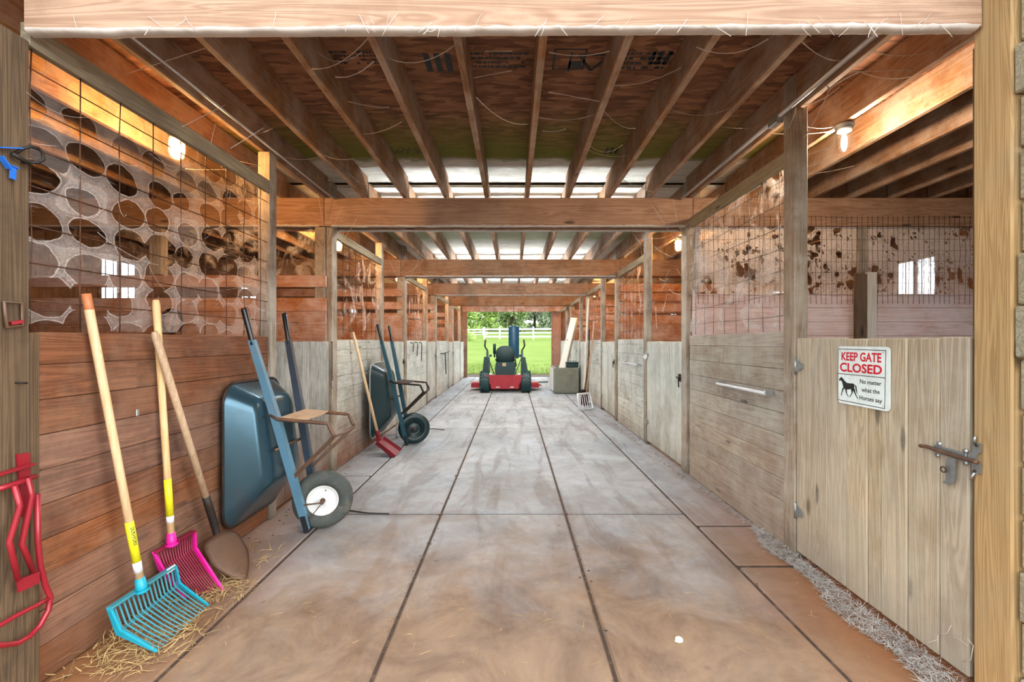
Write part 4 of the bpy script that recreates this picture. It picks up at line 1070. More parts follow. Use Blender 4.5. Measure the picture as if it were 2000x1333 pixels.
# chain and hook hanging beside the left gate, coil of wire on the partition
mb = MB(); y = 4.60; x = XL + .012
for k in range(16):
    z = 1.33 - k * .024; c = Vector((x, y, z)); ux = Vector((1, 0, 0)) if k % 2 else Vector((0, 1, 0))
    mb.tube([c + ux * math.cos(q * 1.047) * .007 + Vector((0, 0, math.sin(q * 1.047) * .016)) for q in range(6)], .0022, 5, closed=True)
ch = thing('hanging_gate_chain', 'thin chain with a snap hook hanging on the main post by the grey gate', 'chain', (x, y, .9))
part(ch, 'chain', mb, M['iron'], fixn=False)
mb = MB(); mb.tube([(x, y, .955), (x + .008, y - .018, .93), (x + .008, y - .015, .89), (x, y + .008, .88), (x, y + .012, .915)], .005, 6); part(ch, 'snap_hook', mb, M['galv'])
mb = MB(); mb.tube([(x, y + .012, 1.345), (x - .018, y + .012, 1.345)], .006, 6); part(ch, 'staple', mb, M['iron'])
mb = MB(); c = at(338, 628, 4.54)
for k in range(3): mb.tube([c + Vector((math.cos(q * .39) * (.098 + .006 * k), -.01 * k, math.sin(q * .39) * (.115 + .005 * k))) for q in range(16)], .005, 6, closed=True)
mb.tube([at(345, 606, 4.53), at(334, 650, 4.53)], .007, 6)
single('hanging_wire_coil', mb, M['iron'], 'coil of wire hanging on the partition behind the webbed panel', 'coil')
mb = MB(); mb.tube([flo(668, 996, .012), flo(690, 999, .012), flo(720, 1003, .012), flo(760, 1004, .01)], .006, 6); single('cable_end', mb, M['cable'], 'short black cable lying on the floor behind the white hubbed wheel', 'cable')
mb = MB(); mb.tube([flo(826, 838, .01), flo(850, 838, .01), flo(868, 840, .01)], .006, 6); single('cable_end', mb, M['cable'], 'thin cable on the floor by the dark green wheel', 'cable')
# white wire rack standing behind the second wheelbarrow
mb = MB(); a = Vector((-1.63, 6.35, 0))
for k in range(5): mb.tube([a + Vector((0, .09 * k, 0)), a + Vector((0, .09 * k, .3))], .005, 6)
for z in (.02, .15, .3): mb.tube([a + Vector((0, 0, z)), a + Vector((0, .36, z))], .005, 6)
for k in (0, 4): mb.tube([a + Vector((0, .09 * k, .02)), a + Vector((.22, .09 * k, .02)), a + Vector((.22, .09 * k, .2))], .005, 6)
mb.tube([a + Vector((.22, 0, .2)), a + Vector((.22, .36, .2))], .005, 6)
single('wire_rack', mb, M['galv'], 'small wire rack on the floor behind the dark green wheelbarrow', 'rack')
# pale chip on the floor
p = flo(1326, 1251)
mb = MB(); pts = []
for (u, v) in ((-.022, -.01), (-.006, -.02), (.012, -.015), (.02, .002), (.01, .018), (-.012, .016)): pts.append(p + Vector((u, v, 0)))
mb.loft([pts, [q + Vector((0, 0, .009)) - (q - p) * .25 for q in pts]]); single('stone_chip', mb, M['stone'], 'small pale chip lying on the concrete near the front', 'chip')

# ================================================================ things leaning in the right row
def longtool(a, b, name, label, mat, cat):
    r = thing(name, label, cat, (a[0], a[1], 0)); mb = MB(); mb.tube([a, Vector(a).lerp(Vector(b), .5), b], .017, 10); part(r, 'handle', mb, mat); return r
r = longtool(Vector((1.50, 9.3, .28)), Vector((1.735, 9.75, 1.70)), 'stall_fork', 'white headed stall fork leaning by the right gates', M['oldhandle'], 'fork')
mb = MB(); q = [at(1127, 768, 9.2), at(1152, 768, 9.35), at(1156, 797, 9.1), at(1125, 795, 9.0)]
q = [Vector((1.29, 9.1, .30)), Vector((1.56, 9.3, .30)), Vector((1.60, 9.1, .012)), Vector((1.29, 8.9, .012))]
mb.tube(q, .022, 8, closed=True); mb.bar(q[0], q[1], .05, .03); part(r, 'head', mb, M['whitepaint'], 'white square fork head')
for k in range(1, 6):
    f = k / 6; mb = MB(); mb.tube([q[0].lerp(q[1], f), q[3].lerp(q[2], f)], .006, 6); part(r, 'tine', mb, M['whitepaint'])
mb = MB(); mb.tube([Vector((1.43, 9.2, .3)), Vector((1.46, 9.22, .2)), Vector((1.44, 9.15, .06))], .02, 8); part(r, 'brace', mb, M['redtool'])
r = longtool(Vector((1.56, 9.55, .05)), Vector((1.735, 10.35, 1.62)), 'rake', 'long dark handled rake leaning beyond the white headed fork', M['iron'], 'rake')
mb = MB(); mb.bar((1.45, 9.5, .045), (1.67, 9.6, .045), .02, .03); part(r, 'head', mb, M['iron'])
for k in range(8): mb = MB(); p_ = Vector((1.45, 9.5, .045)).lerp(Vector((1.67, 9.6, .045)), (k + .5) / 8); mb.tube([p_, p_ + Vector((0, -.01, -.04))], .004, 5); part(r, 'tooth', mb, M['iron'])
r = longtool(Vector((1.53, 9.72, .32)), Vector((1.74, 9.95, 1.45)), 'spade', 'spade with a brown handle leaning beside the white headed fork', M['rust'], 'spade')
mb = MB(); q = [Vector((1.45, 9.68, .33)), Vector((1.60, 9.74, .33)), Vector((1.58, 9.69, .02)), Vector((1.44, 9.63, .02))]; mb.loft([q, [p_ + Vector((-.004, .008, 0)) for p_ in q]]); part(r, 'blade', mb, M['iron'])
mb = MB(); mb.bar((1.60, 10.3, 0.02), (1.735, 10.5, 2.35), .09, .03, (1, 0, 0), .004); single('board', mb, M['pale'], 'narrow pale board leaning upright on a right gate post', 'board')
# concrete trough with a leaning plank and a dark box
tg = thing('trough', 'grey concrete trough standing by the far right gates', 'trough', (1.38, 12.3, 0))
x0, x1, y0_, y1_, zt = 1.05, 1.72, 11.78, 12.98, .675
def trr(i, z): return [Vector((x, y, z)) for x, y in rrect(x0 + i, x1 - i, y0_ + i, y1_ - i, .05, 4)]
mb = MB(); mb.loft([trr(.05, .0), trr(.015, .03), trr(.0, .10), trr(.0, zt - .01), trr(.008, zt), trr(.06, zt), trr(.075, zt - .02), trr(.09, .12)], (True, True)); part(tg, 'basin', mb, M['concrete2'])
mb = MB(); mb.box(x0 - .012, x0 - .001, y0_ + .05, y1_ - .05, .06, zt - .02, .003); part(tg, 'aisle_side', mb, M['whitepaint'], 'pale strip on the aisle side')  # paler plate covering the aisle side of the basin
pk = thing('feed_trough', 'long pale board trough leaning up from the concrete trough', 'plank', (1.25, 12.3, .68))
a = Vector((1.26, 12.2, .40)); b = Vector((1.70, 12.7, 2.02)); wd = Vector((.9, -.44, 0)).normalized()
mb = MB(); mb.bar(a, b, .15, .025, wd.cross((b - a).normalized()), .004); part(pk, 'bottom_board', mb, M['pale'])
n_ = (b - a).normalized().cross(wd).normalized()
for s_ in (-1, 1):
    mb = MB(); o_ = wd * (.085 * s_) + n_ * .05; mb.bar(a + o_, b + o_, .02, .13, n_, .004); part(pk, 'side_board', mb, M['pale'] if s_ < 0 else M['greyh'])
bx = thing('battery_box', 'small dark box lying on the rim of the concrete trough', 'box', (1.55, 12.0, zt))
mb = MB(); mb.box(1.385, 1.70, 11.80, 12.05, zt + .006, zt + .13, .02); part(bx, 'body', mb, M['tealblack'])
mb = MB(); mb.box(1.372, 1.713, 11.79, 12.06, zt + .12, zt + .145, .01); part(bx, 'lid', mb, M['tealblack'])
mb = MB(); mb.tube([(1.44, 11.92, zt + .146), (1.44, 11.92, zt + .17), (1.64, 11.92, zt + .17), (1.64, 11.92, zt + .146)], .007, 6); part(bx, 'handle', mb, M['black'])
# ================================================================ zero-turn mower
MY = 11.9                                        # rear tyre contact
mw = thing('riding_mower', 'red and black zero turn riding mower parked with its back to the aisle', 'mower', (-.215, 12.3, 0))
def mp(zx, zy, Y): return at(880 + zx * .15, 590 + zy * .15, Y)
MC = -.205
def tyre(c, r, wdt, ax, tread, parent=mw, rimm=None):
    mb = MB(); h = wdt / 2
    mb.lathe([(r * .5, -h * .9), (r * .7, -h), (r * .9, -h * .96), (r * .97, -h * .8), (r, -h * .5), (r, h * .5), (r * .97, h * .8), (r * .9, h * .96), (r * .7, h), (r * .5, h * .9), (r * .5, -h * .9)], c, ax, 36)
    if tread:
        for k in range(22):
            a = k * 2 * math.pi / 22; dz = Vector((0, math.cos(a), math.sin(a))); tg_ = Vector((0, -math.sin(a), math.cos(a)))
            for s_ in (-1, 1):
                p0 = Vector(c) + dz * (r * .985) + Vector(ax) * (h * .1 * s_); p1 = Vector(c) + dz * (r * .985) + Vector(ax) * (h * .85 * s_) + tg_ * .03
                mb.bar(p0, p1, .022, .022, dz)
    w_ = part(parent, 'wheel', mb, M['tealblack'])
    mb = MB(); mb.lathe([(.0001, .02), (.05, .02), (.06, -.0), (r * .42, -.01), (r * .5, h * .8), (r * .52, h * .8), (r * .52, -h * .8), (r * .42, -h * .5), (.0001, -h * .4)], c, ax, 28); part(w_, 'rim', mb, rimm or M['tealblack'])
RT = .285
tyre(Vector((-.75, MY + .25, RT)), RT, .27, (-1, 0, 0), True); tyre(Vector((.345, MY + .25, RT)), RT, .27, (1, 0, 0), True)
tyre(Vector((-.62, 13.75, .14)), .14, .12, (-1, 0, 0), False); tyre(Vector((.22, 13.75, .14)), .14, .12, (1, 0, 0), False)
def mbox(name, x0, x1, y0, y1, z0, z1, mat, c=.02, label=None, par=None):
    mb = MB(); mb.box(x0, x1, y0, y1, z0, z1, c); return part(par or mw, name, mb, mat, label, fixn=False)
# frame and deck
mb = MB()
for x in (-.50, .09): mb.box(x - .04, x + .04, 12.0, 13.8, .28, .36, .006)
mb.box(-.62, .22, 13.7, 13.78, .28, .36, .006); part(mw, 'frame', mb, M['tealblack'], fixn=False)
for x in (-.62, .22):
    mb = MB(); mb.tube([(x, 13.75, .3), (x, 13.75, .2)], .02, 8)
    mb.bar((x - .075, 13.75, .2), (x - .075, 13.75, .14), .03, .012); mb.bar((x + .075, 13.75, .2), (x + .075, 13.75, .14), .03, .012); mb.bar((x - .08, 13.75, .2), (x + .08, 13.75, .2), .03, .012); part(mw, 'caster_fork', mb, M['tealblack'])
mb = MB(); dk = [(-1.16, 12.58), (-1.18, 13.0), (-.8, 13.5), (-.2, 13.58), (.4, 13.5), (.73, 13.0), (.72, 12.58), (.3, 12.55), (-.7, 12.55)]
mb.loft([[(x, y, .08) for x, y in dk], [(x, y, .2) for x, y in dk], [(MC + (x - MC) * .93, 13.05 + (y - 13.05) * .93, .225) for x, y in dk]]); dkp = part(mw, 'mower_deck', mb, M['mred'], 'red cutting deck')
mb = MB(); q = [(.6, 12.75, .19), (.80, 12.80, .13), (.80, 13.1, .13), (.6, 13.1, .19)]; mb.loft([q, [(x, y, z - .03) for x, y, z in q]]); part(dkp, 'discharge_chute', mb, M['mred'])
# rear red engine guard
p = lambda zx, zy: mp(zx, zy, MY + .02)
out = [(452, 955), (960, 955), (945, 1010), (885, 1085), (885, 1135), (525, 1135), (525, 1085), (465, 1010)]
mb = MB(); mb.loft([[p(x, y) for x, y in out], [p(x, y) + Vector((0, .10, 0)) for x, y in out]]); eg = part(mw, 'engine_guard', mb, M['mred'], 'red rear engine guard')
mb = MB(); o2 = [(580, 1000), (830, 1000), (820, 1080), (590, 1080)]; mb.loft([[p(x, y) + Vector((0, -.006, 0)) for x, y in o2], [p(x, y) for x, y in o2]]); part(eg, 'guard_plate', mb, M['mred'])
for (a, b) in ((590, 640), (775, 822)):
    mb = MB(); q = [(a, 1106), (b, 1106), (b, 1119), (a, 1119)]; mb.loft([[p(x, y) + Vector((0, -.008, 0)) for x, y in q], [p(x, y) for x, y in q]]); part(eg, 'reflector', mb, M['sticker'])
# engine block behind the seat
p = lambda zx, zy: mp(zx, zy, MY + .08)
out = [(590, 790), (832, 790), (850, 880), (835, 955), (585, 955), (575, 880)]
mb = MB(); mb.loft([[p(x, y) for x, y in out], [p(x, y) + Vector((0, .42, 0)) for x, y in out]]); en = part(mw, 'engine', mb, M['tealblack'])
mb = MB()
for k in range(6): mb.bar(p(610 + k * 40, 850) + Vector((0, -.006, 0)), p(610 + k * 40, 940) + Vector((0, -.006, 0)), .012, .02, (1, 0, 0))
part(en, 'cooling_fin', mb, M['seat'])
mb = MB(); q = [(675, 795), (722, 795), (722, 838), (675, 838)]; mb.loft([[p(x, y) + Vector((0, -.006, 0)) for x, y in q], [p(x, y) for x, y in q]]); part(en, 'label', mb, M['plate'], 'pale label on the engine')
for (x, z_) in ((520, 945), (890, 945)):
    mb = MB(); mb.lathe([(.0001, -.03), (.035, -.03), (.04, 0), (.03, .02)], mp(x, z_, MY + .05), (0, 1, 0), 14); part(mw, 'rear_lamp', mb, M['sticker'])
mb = MB(); c = mp(745, 720, MY + .1)
mb.tube([mp(835, 700, MY + .3), mp(850, 830, MY + .3), mp(820, 880, MY + .2)], .022, 8); part(mw, 'exhaust', mb, M['iron'])
# seat
def seat_ring(y, s_, zx0=592, zx1=832, zt=578, zb_=795):
    pts = []
    for (u, v) in rrect(zx0, zx1, zt, zb_, 95, 6):
        pts.append(mp(712 + (u - 712) * s_, 690 + (v - 690) * s_, MY + .36) + Vector((0, y, 0)))
    return pts
mb = MB(); mb.loft([seat_ring(0, .9), seat_ring(.015, .98), seat_ring(.05, 1.0), seat_ring(.10, .96), seat_ring(.12, .85)], (True, True), True); sb_ = part(mw, 'backrest', mb, M['seat'])
mb = MB(); mb.tube(seat_ring(.03, 1.01), .008, 6, closed=True); part(sb_, 'piping', mb, M['tealblack'])
mbox('seat', -.49, .06, MY + .46, MY + .95, .80, .92, M['seat'], .05)
# fenders / fuel tanks, armrests, control levers
for s_, xs_ in ((-1, (415, 500)), (1, (925, 1008))):
    mb = MB(); a, b = xs_
    o = [(a + 20, 720), (b - 5, 715), (b, 905), (a, 905)] if s_ < 0 else [(a + 5, 715), (b - 35, 720), (b, 905), (a, 905)]
    mb.loft([[mp(x, y, MY + .25) for x, y in o], [mp(x, y, MY + .25) + Vector((0, .08, .01)) for x, y in o], [mp(x, y, MY + .25) + Vector((0, .75, -.06)) for x, y in o]]); part(mw, 'fuel_tank', mb, M['tealblack'])
    cx_ = 505 if s_ < 0 else 905
    mb = MB(); mb.bar(mp(cx_ - s_ * -12, 740, MY + .4), mp(cx_ + s_ * 12 - s_ * 70, 930, MY + .15), .02, .12, (0, 1, 0)); part(mw, 'side_panel', mb, M['seat'])
    if s_ < 0: pts = [(470, 640), (490, 700)]; lv = [(480, 720), (478, 625), (462, 610), (446, 575), (455, 495)]; arm = [(520, 740), (512, 685)]
    else: lv = [(930, 720), (930, 630), (945, 610), (964, 570), (952, 492)]; arm = [(905, 740), (912, 700)]
    mb = MB(); mb.tube([mp(x, y, MY + .75) for x, y in lv], [.022, .024, .023, .024, .028], 10); part(mw, 'steering_lever', mb, M['black'])
    mb = MB(); mb.bar(mp(lv[0][0], 640, MY + .7), mp(lv[0][0], 930, MY + .55), .06, .08, (0, 1, 0), .01); part(mw, 'lever_stand', mb, M['tealblack'])
    mb = MB(); q = mp(arm[0][0], 700, MY + .55); mb.box(q.x - .035, q.x + .035, q.y - .12, q.y + .2, q.z - .03, q.z + .03, .02); part(mw, 'armrest', mb, M['seat'], fixn=False)
mb = MB(); c = mp(572, 700, MY + .62); mb.lathe([(.02, -.05), (.022, .04), (.04, .05), (.043, .3), (.036, .325), (.0001, .33)], c, (0, 0, 1), 14); part(mw, 'canister', mb, M['tealblack'])
mbox('foot_plate', -.46, .03, 12.9, 13.55, .36, .40, M['tealblack'], .01)

# heavy bag on chains
BY = 14.02
bg_ = thing('punching_bag', 'long dark blue punching bag hanging from a beam behind the mower', 'punching bag', at(1003, 700, BY))
bc = at(1003.5, 637, BY); Lb = 1.0; rb = .165
mb = MB(); mb.lathe([(.0001, 0), (rb * .8, 0), (rb * .96, -.02), (rb, -.06), (rb, -.5), (rb * 1.01, -.52), (rb, -.54), (rb, -Lb + .05), (rb * .95, -Lb + .01), (rb * .7, -Lb), (.0001, -Lb)], bc, (0, 0, 1), 32); part(bg_, 'bag', mb, M['bag'])
ap = at(1003.5, 612, BY)
for k in range(4):
    a = k * math.pi / 2 + .6; e = bc + Vector((math.cos(a) * rb * .75, math.sin(a) * rb * .75, -.005))
    mb = MB(); mb.tube([e, ap], .006, 5); part(bg_, 'strap', mb, M['iron'])
mb = MB(); mb.tube([ap, Vector((ap.x, ap.y, 2.455))], .008, 6); mb.lathe([(.02, 0), (.02, .03), (.0001, .03)], ap, (0, 0, 1), 8); part(bg_, 'chain', mb, M['iron'])
mb = MB(); q = at(939.5, 611, 16.9); mb.tube([q, q + Vector((-.01, 0, -.1)), q + Vector((-.03, 0, -.19))], .008, 6); mb.lathe([(.0001, -.03), (.03, -.02), (.035, .02), (.0001, .05)], q + Vector((-.03, 0, -.22)), (0, 0, 1), 10)
single('hanging_hook', mb, M['iron'], 'dark hook on a cord hanging in the far doorway', 'hook')
# small dark tool lying on the floor by the trough
mb = MB(); a = Vector((.60, 14.9, .03)); mb.tube([a, a + Vector((.55, .05, 0))], .02, 6)
for k in range(7): mb.bar(a + Vector((-.05 + .012 * k, -.1 + .03 * k, 0)), a + Vector((-.12 + R.uniform(-.04, .04), -.1 + .04 * k, .12 + R.uniform(-.06, .06))), .02, .02)
single('hand_tool', mb, M['tealblack'], 'dark tool lying on the floor between the mower and the trough', 'tool')

# ================================================================ outdoors
mb = MB(); NX, NY = 40, 44; vs = []; fs = []
def gz(x, y): return -.06 + max(0, y - 20) * .0652 + .05 * mnoise.noise((x * .15, y * .15, 0)) * min(1, (y - 18.4) / 4)
for j in range(NY + 1):
    y = 18.6 + (110 - 18.6) * (j / NY) ** 1.6
    for i in range(NX + 1): x = -70 + 140 * i / NX; vs.append((x, y, gz(x, y)))
for j in range(NY):
    for i in range(NX): a = j * (NX + 1) + i; fs.append((a, a + 1, a + NX + 2, a + NX + 1))
mb.add(vs, fs, True); single('lawn', mb, M['lawn'], 'bright green lawn rising beyond the far doorway', 'lawn', kind='structure')
mb = MB(); mb.box(-40, 40, 17.18, 19.4, -.2, -.04); single('path', mb, M['gravel'], 'pale gravel strip outside the far doorway', 'path', kind='structure')
for s_ in (-1, 1):
    mb = MB(); mb.box(s_ * 5.6, s_ * 40, -20, 17.18, -.2, -.05); single('ground', mb, M['gravel'], 'gravel yard beside the barn on the ' + ('left' if s_ < 0 else 'right'), 'ground', kind='structure')
mb = MB(); mb.box(-40, 40, -20, -4.0, -.2, -.03); single('ground', mb, M['gravel'], 'gravel yard in front of the barn', 'ground', kind='structure')
# grass blades at the door edge and in the near lawn
mb = MB()
for k in range(5200):
    x = R.uniform(-3.2, 3.0); y = 18.7 + 5.0 * R.random() ** 1.8; z = gz(x, y); h = R.uniform(.05, .12) * (1.3 if y < 19.2 else 1)
    a = R.uniform(0, 6.28); dx, dy = math.cos(a) * .008, math.sin(a) * .008; l = R.uniform(-.04, .04)
    mb.add([(x - dx, y - dy, z - .01), (x + dx, y + dy, z - .01), (x + l, y + l * .5, z + h)], [(0, 1, 2)])
single('grass', mb, M['lawn'], 'taller grass blades along the near edge of the lawn', 'grass', kind='stuff', fixn=False)
# white rail fences
def fence(pts, z, h, label, posts):
    r = thing('rail_fence', label, 'fence', (pts[0][0], pts[0][1], z), 'white fences by the lawn')
    a, b = Vector((*pts[0], z)), Vector((*pts[1], z + pts[1][2] if len(pts[1]) > 2 else z)) if False else Vector((pts[1][0], pts[1][1], z))
    for k in range(3):
        mb = MB(); o = Vector((0, 0, h * (.22 + .33 * k))); mb.bar(a + o, b + o, .04, .15, (0, 0, 1), .005); part(r, 'rail', mb, M['whitepaint'])
    for f in posts:
        p_ = a.lerp(b, f); mb = MB(); mb.box(p_.x - .07, p_.x + .07, p_.y - .07, p_.y + .07, z - .35, z + h + .06, .006)
        mb.loft([[(p_.x - .09, p_.y - .09, z + h + .062), (p_.x + .09, p_.y - .09, z + h + .062), (p_.x + .09, p_.y + .09, z + h + .062), (p_.x - .09, p_.y + .09, z + h + .062)], [(p_.x - .01, p_.y - .01, z + h + .12), (p_.x + .01, p_.y - .01, z + h + .12), (p_.x + .01, p_.y + .01, z + h + .12), (p_.x - .01, p_.y + .01, z + h + .12)]])
        part(r, 'fence_post', mb, M['whitepaint'])
fence([(-2.9, 46.0), (14.0, 42.5)], 1.62, 1.12, 'white three rail fence across the top of the lawn behind the punching bag', [0, .093, .29, .43, .57, .71, .86, 1])
fence([(-22.0, 56.0), (-3.0, 54.0)], 1.95, .95, 'lower white rail fence further back beyond the lawn on the left', [.0, .2, .4, .6, .8, .97])
# trees and bushes
def tree(x, y, h, rad, mat, label, n=3800, bush=False):
    z0 = gz(x, y)
    r = thing('leafy_tree' if not bush else 'leafy_bush', label, 'tree' if not bush else 'bush', (x, y, z0), 'trees beyond the lawn')
    mb = MB(); lobes = [(Vector((R.uniform(-.6, .6) * rad, R.uniform(-.5, .5) * rad, z0 + h * R.uniform(.02, .95))), rad * R.uniform(.3, .5)) for _ in range(20)]
    for k in range(n):
        c, lr = R.choice(lobes); d = Vector((R.gauss(0, 1), R.gauss(0, 1), R.gauss(0, 1))).normalized() * lr * R.uniform(.6, 1.05)
        p_ = Vector((x, y, 0)) + c + d
        if p_.z < z0 + .05: continue
        s_ = R.uniform(.18, .36) if not bush else R.uniform(.05, .1)
        u = Vector((R.gauss(0, 1), R.gauss(0, 1), R.gauss(0, 1))).normalized(); v = u.orthogonal().normalized()
        mb.add([p_ - u * s_, p_ + v * s_ * .55, p_ + u * s_, p_ - v * s_ * .55], [(0, 1, 2, 3)])
    part(r, 'crown', mb, mat, fixn=False)
    mb = MB(); mb.tube([(x, y, z0 - .2), (x + .1, y, z0 + h * .4), (x - .1, y, z0 + h * .8)], [.22 if not bush else .04, .16 if not bush else .03, .05 if not bush else .01], 8); part(r, 'trunk', mb, M['bark'])
spec = [(-6.5, 60, 7, 2.9, 'leafA', 'spring green tree beyond the white fence, first from the left in the front row'),
        (-0.3, 60, 7, 2.9, 'leafB', 'olive green tree beyond the white fence, second from the left in the front row'),
        (5.9, 60, 7, 2.9, 'leafC', 'greyish green tree beyond the white fence, third from the left in the front row'),
        (-9.8, 68, 9.5, 2.9, 'leafA', 'spring green tree beyond the white fence, first from the left in the middle row'),
        (-3.3, 68, 9.5, 2.9, 'leafA', 'spring green tree beyond the white fence, second from the left in the middle row'),
        (3.2, 68, 9.5, 2.9, 'leafC', 'greyish green tree beyond the white fence, third from the left in the middle row'),
        (9.7, 68, 9.5, 2.9, 'leafC', 'greyish green tree beyond the white fence, fourth from the left in the middle row'),
        (-13, 76, 12, 2.9, 'leafA', 'spring green tree beyond the white fence, first from the left in the back row'),
        (-6.5, 76, 12, 2.9, 'leafA', 'spring green tree beyond the white fence, second from the left in the back row'),
        (0, 76, 12, 2.9, 'leafB', 'olive green tree beyond the white fence, third from the left in the back row'),
        (6.5, 76, 12, 2.9, 'leafC', 'greyish green tree beyond the white fence, fourth from the left in the back row'),
        (13, 76, 12, 2.9, 'leafC', 'greyish green tree beyond the white fence, fifth from the left in the back row')]
for s_ in spec: tree(*s_[:4], M[s_[4]], s_[5])
tree(-4.2, 43.5, .9, .8, M['leafA'], 'low bush in front of the lower white fence', 500, True)

# ================================================================ straw and chaff
def strands(n, pos, L, wd, mb, flat=.35):
    for k in range(n):
        p_ = pos()
        if p_ is None: continue
        a = R.uniform(0, 6.28); l = R.uniform(*L); up = R.uniform(0, flat)
        d = Vector((math.cos(a), math.sin(a), up * R.random())).normalized(); sd = Vector((-math.sin(a), math.cos(a), R.uniform(-.5, .5))).normalized() * R.uniform(*wd)
        m_ = p_ + d * l * .5 + Vector((R.uniform(-.12, .12) * l, R.uniform(-.12, .12) * l, R.uniform(0, .1) * l)); e = p_ + d * l
        e.z = max(e.z, .004); m_.z = max(m_.z, .005)
        mb.add([p_ - sd, p_ + sd, m_ + sd, m_ - sd, e + sd * .4, e - sd * .4], [(0, 1, 2, 3), (3, 2, 4, 5)])
mb = MB()
def pl_():
    y = R.uniform(1.78, 2.95); t_ = R.random(); x = -1.83 + .36 * t_ ** 1.4
    return Vector((x, y, .004 + (1 - t_) * .045 * R.random()))
strands(300, pl_, (.03, .11), (.0009, .0022), mb)
def pl2():
    a = R.uniform(0, 6.28); q = R.random() ** .6 * .19; return Vector((-1.62 + q * 1.1 * math.cos(a), 2.02 + q * math.sin(a), .003 + R.random() * .03 * (1 - q * 4)))
strands(300, pl2, (.03, .10), (.0009, .002), mb)
def pl3():
    a = R.uniform(0, 6.28); q = R.random() ** .6 * .13; return Vector((-1.52 + q * math.cos(a), 2.42 + q * 1.2 * math.sin(a), .003 + R.random() * .03))
strands(190, pl3, (.03, .10), (.0009, .002), mb, .6)
single('straw', mb, M['straw'], 'loose straw under the forks along the brown plank wall', 'straw', kind='stuff', fixn=False)
mb = MB()
def pr_():
    y = 1.72 + 1.55 * R.random(); w_ = .06 + .10 * (1 - (y - 1.72) / 1.55) + .03 * math.sin(y * 9)
    t_ = R.random(); return Vector((1.755 - w_ * t_, y, .003 + (1 - t_) * .035 * R.random()))
strands(4600, pr_, (.015, .055), (.0006, .0014), mb, .8)
def pr2():
    return Vector((1.76 - .06 * R.random() ** 2, R.uniform(3.2, 4.7), .003 + .012 * R.random()))
strands(700, pr2, (.012, .04), (.0008, .0016), mb, .6)
single('chaff', mb, M['chaff'], 'grey chaff heaped along the foot of the sign gate', 'chaff', kind='stuff', fixn=False)
mb = MB()
def pf():
    y = 1.5 + 3.2 * R.random() ** 1.3; return Vector((R.uniform(-1.45, 1.7), y, .003))
strands(230, pf, (.015, .06), (.0006, .0014), mb, .1)
strands(260, lambda: Vector((-1.84 + .3 * R.random() ** 2, R.uniform(3.0, 8.0), .003)), (.02, .07), (.0008, .0016), mb, .3)
strands(300, lambda: Vector((1.74 - .25 * R.random() ** 2, R.uniform(4.7, 9.5), .003)), (.02, .07), (.0008, .0016), mb, .3)
single('straw', mb, M['straw'], 'single stalks of straw scattered over the concrete', 'straw', kind='stuff', fixn=False)
mb = MB()
for k in range(300):                              # crumbs in the joints and along the walls
    s_ = R.uniform(.002, .007); c = R.random()
    if c < .4: p_ = Vector((1.70 + R.uniform(-.06, .05), R.uniform(4.4, 8.8), 0))
    elif c < .7: p_ = Vector((-1.78 + R.uniform(-.05, .12), R.uniform(1.8, 8.0), 0))
    else: p_ = Vector((R.choice([-.568, .413, 1.35]) + R.gauss(0, .02), R.uniform(1.4, 8.0), 0))
    mb.box(p_.x - s_, p_.x + s_, p_.y - s_ * .7, p_.y + s_ * .7, .0, s_ * .7, s_ * .3)
single('soil_crumbs', mb, M['joint'], 'dark crumbs of soil along the floor joints and wall feet', 'soil', kind='stuff', fixn=False)

# ================================================================ cobwebs
def sag(a, b, s_, n=7):
    a, b = Vector(a), Vector(b); return [a.lerp(b, k / n) - Vector((0, 0, s_ * 4 * (k / n) * (1 - k / n))) for k in range(n + 1)]
mb = MB()
for k in range(46):                               # between the aisle joists of the first bay
    i = R.randrange(len(XJ) - 1); x0_, x1_ = XJ[i] + .02, XJ[i + 1] - .02
    if x0_ < -2 or x1_ > 2.3: continue
    y = R.uniform(1.9, 4.3); y2 = y + R.uniform(-.25, .25); z = R.uniform(2.80, 2.93); z2 = R.uniform(2.80, 2.93)
    r_ = R.uniform(.0008, .0022)
    if R.random() < .35: x1_ = x0_ + (x1_ - x0_) * R.uniform(.3, .8); z2 -= .05
    mb.tube(sag((x0_, y, z), (x1_, y2, z2), R.uniform(.0, .06)), [r_ * 1.8, r_ * 1.3, r_, r_, r_, r_, r_ * 1.3, r_ * 1.8], 5)
for (a, b, s_, r_) in (((930, 190), (1030, 243), .05, .0025), ((1072, 102), (1190, 100), .02, .002), ((1072, 180), (1170, 198), .0, .0022), ((948, 100), (1000, 100), 0, .0012), ((925, 152), (1000, 138), 0, .0016), ((655, 150), (730, 120), .03, .0026), ((680, 198), (760, 210), .01, .0016), ((710, 262), (785, 238), .02, .0018), ((1360, 92), (1500, 76), .05, .002), ((1060, 256), (1105, 252), .01, .0018), ((632, 303), (690, 310), .02, .0024)):
    za = 1.47; ya = za * F / (CY - a[1]); yb = za * F / (CY - b[1]); mb.tube(sag(at(*a, ya), at(*b, yb), s_), [r_ * 1.6, r_, r_ * .8, r_ * .8, r_ * .8, r_, r_, r_ * 1.6], 6)
single('cobweb', mb, M['cob'], 'cobweb threads slung between the joists over the aisle', 'cobweb', kind='stuff', fixn=False)
mb = MB()
for (a, b, s_, r_) in (((245, 145), (420, 88), 0, .0018), ((355, 248), (440, 205), 0, .0018), ((412, 280), (422, 238), 0, .0012), ((450, 290), (515, 250), .0, .0014), ((105, 80), (115, 130), 0, .0014)):
    mb.tube(sag(at(*a, 2.3), at(*b, 2.4), s_), r_, 5)
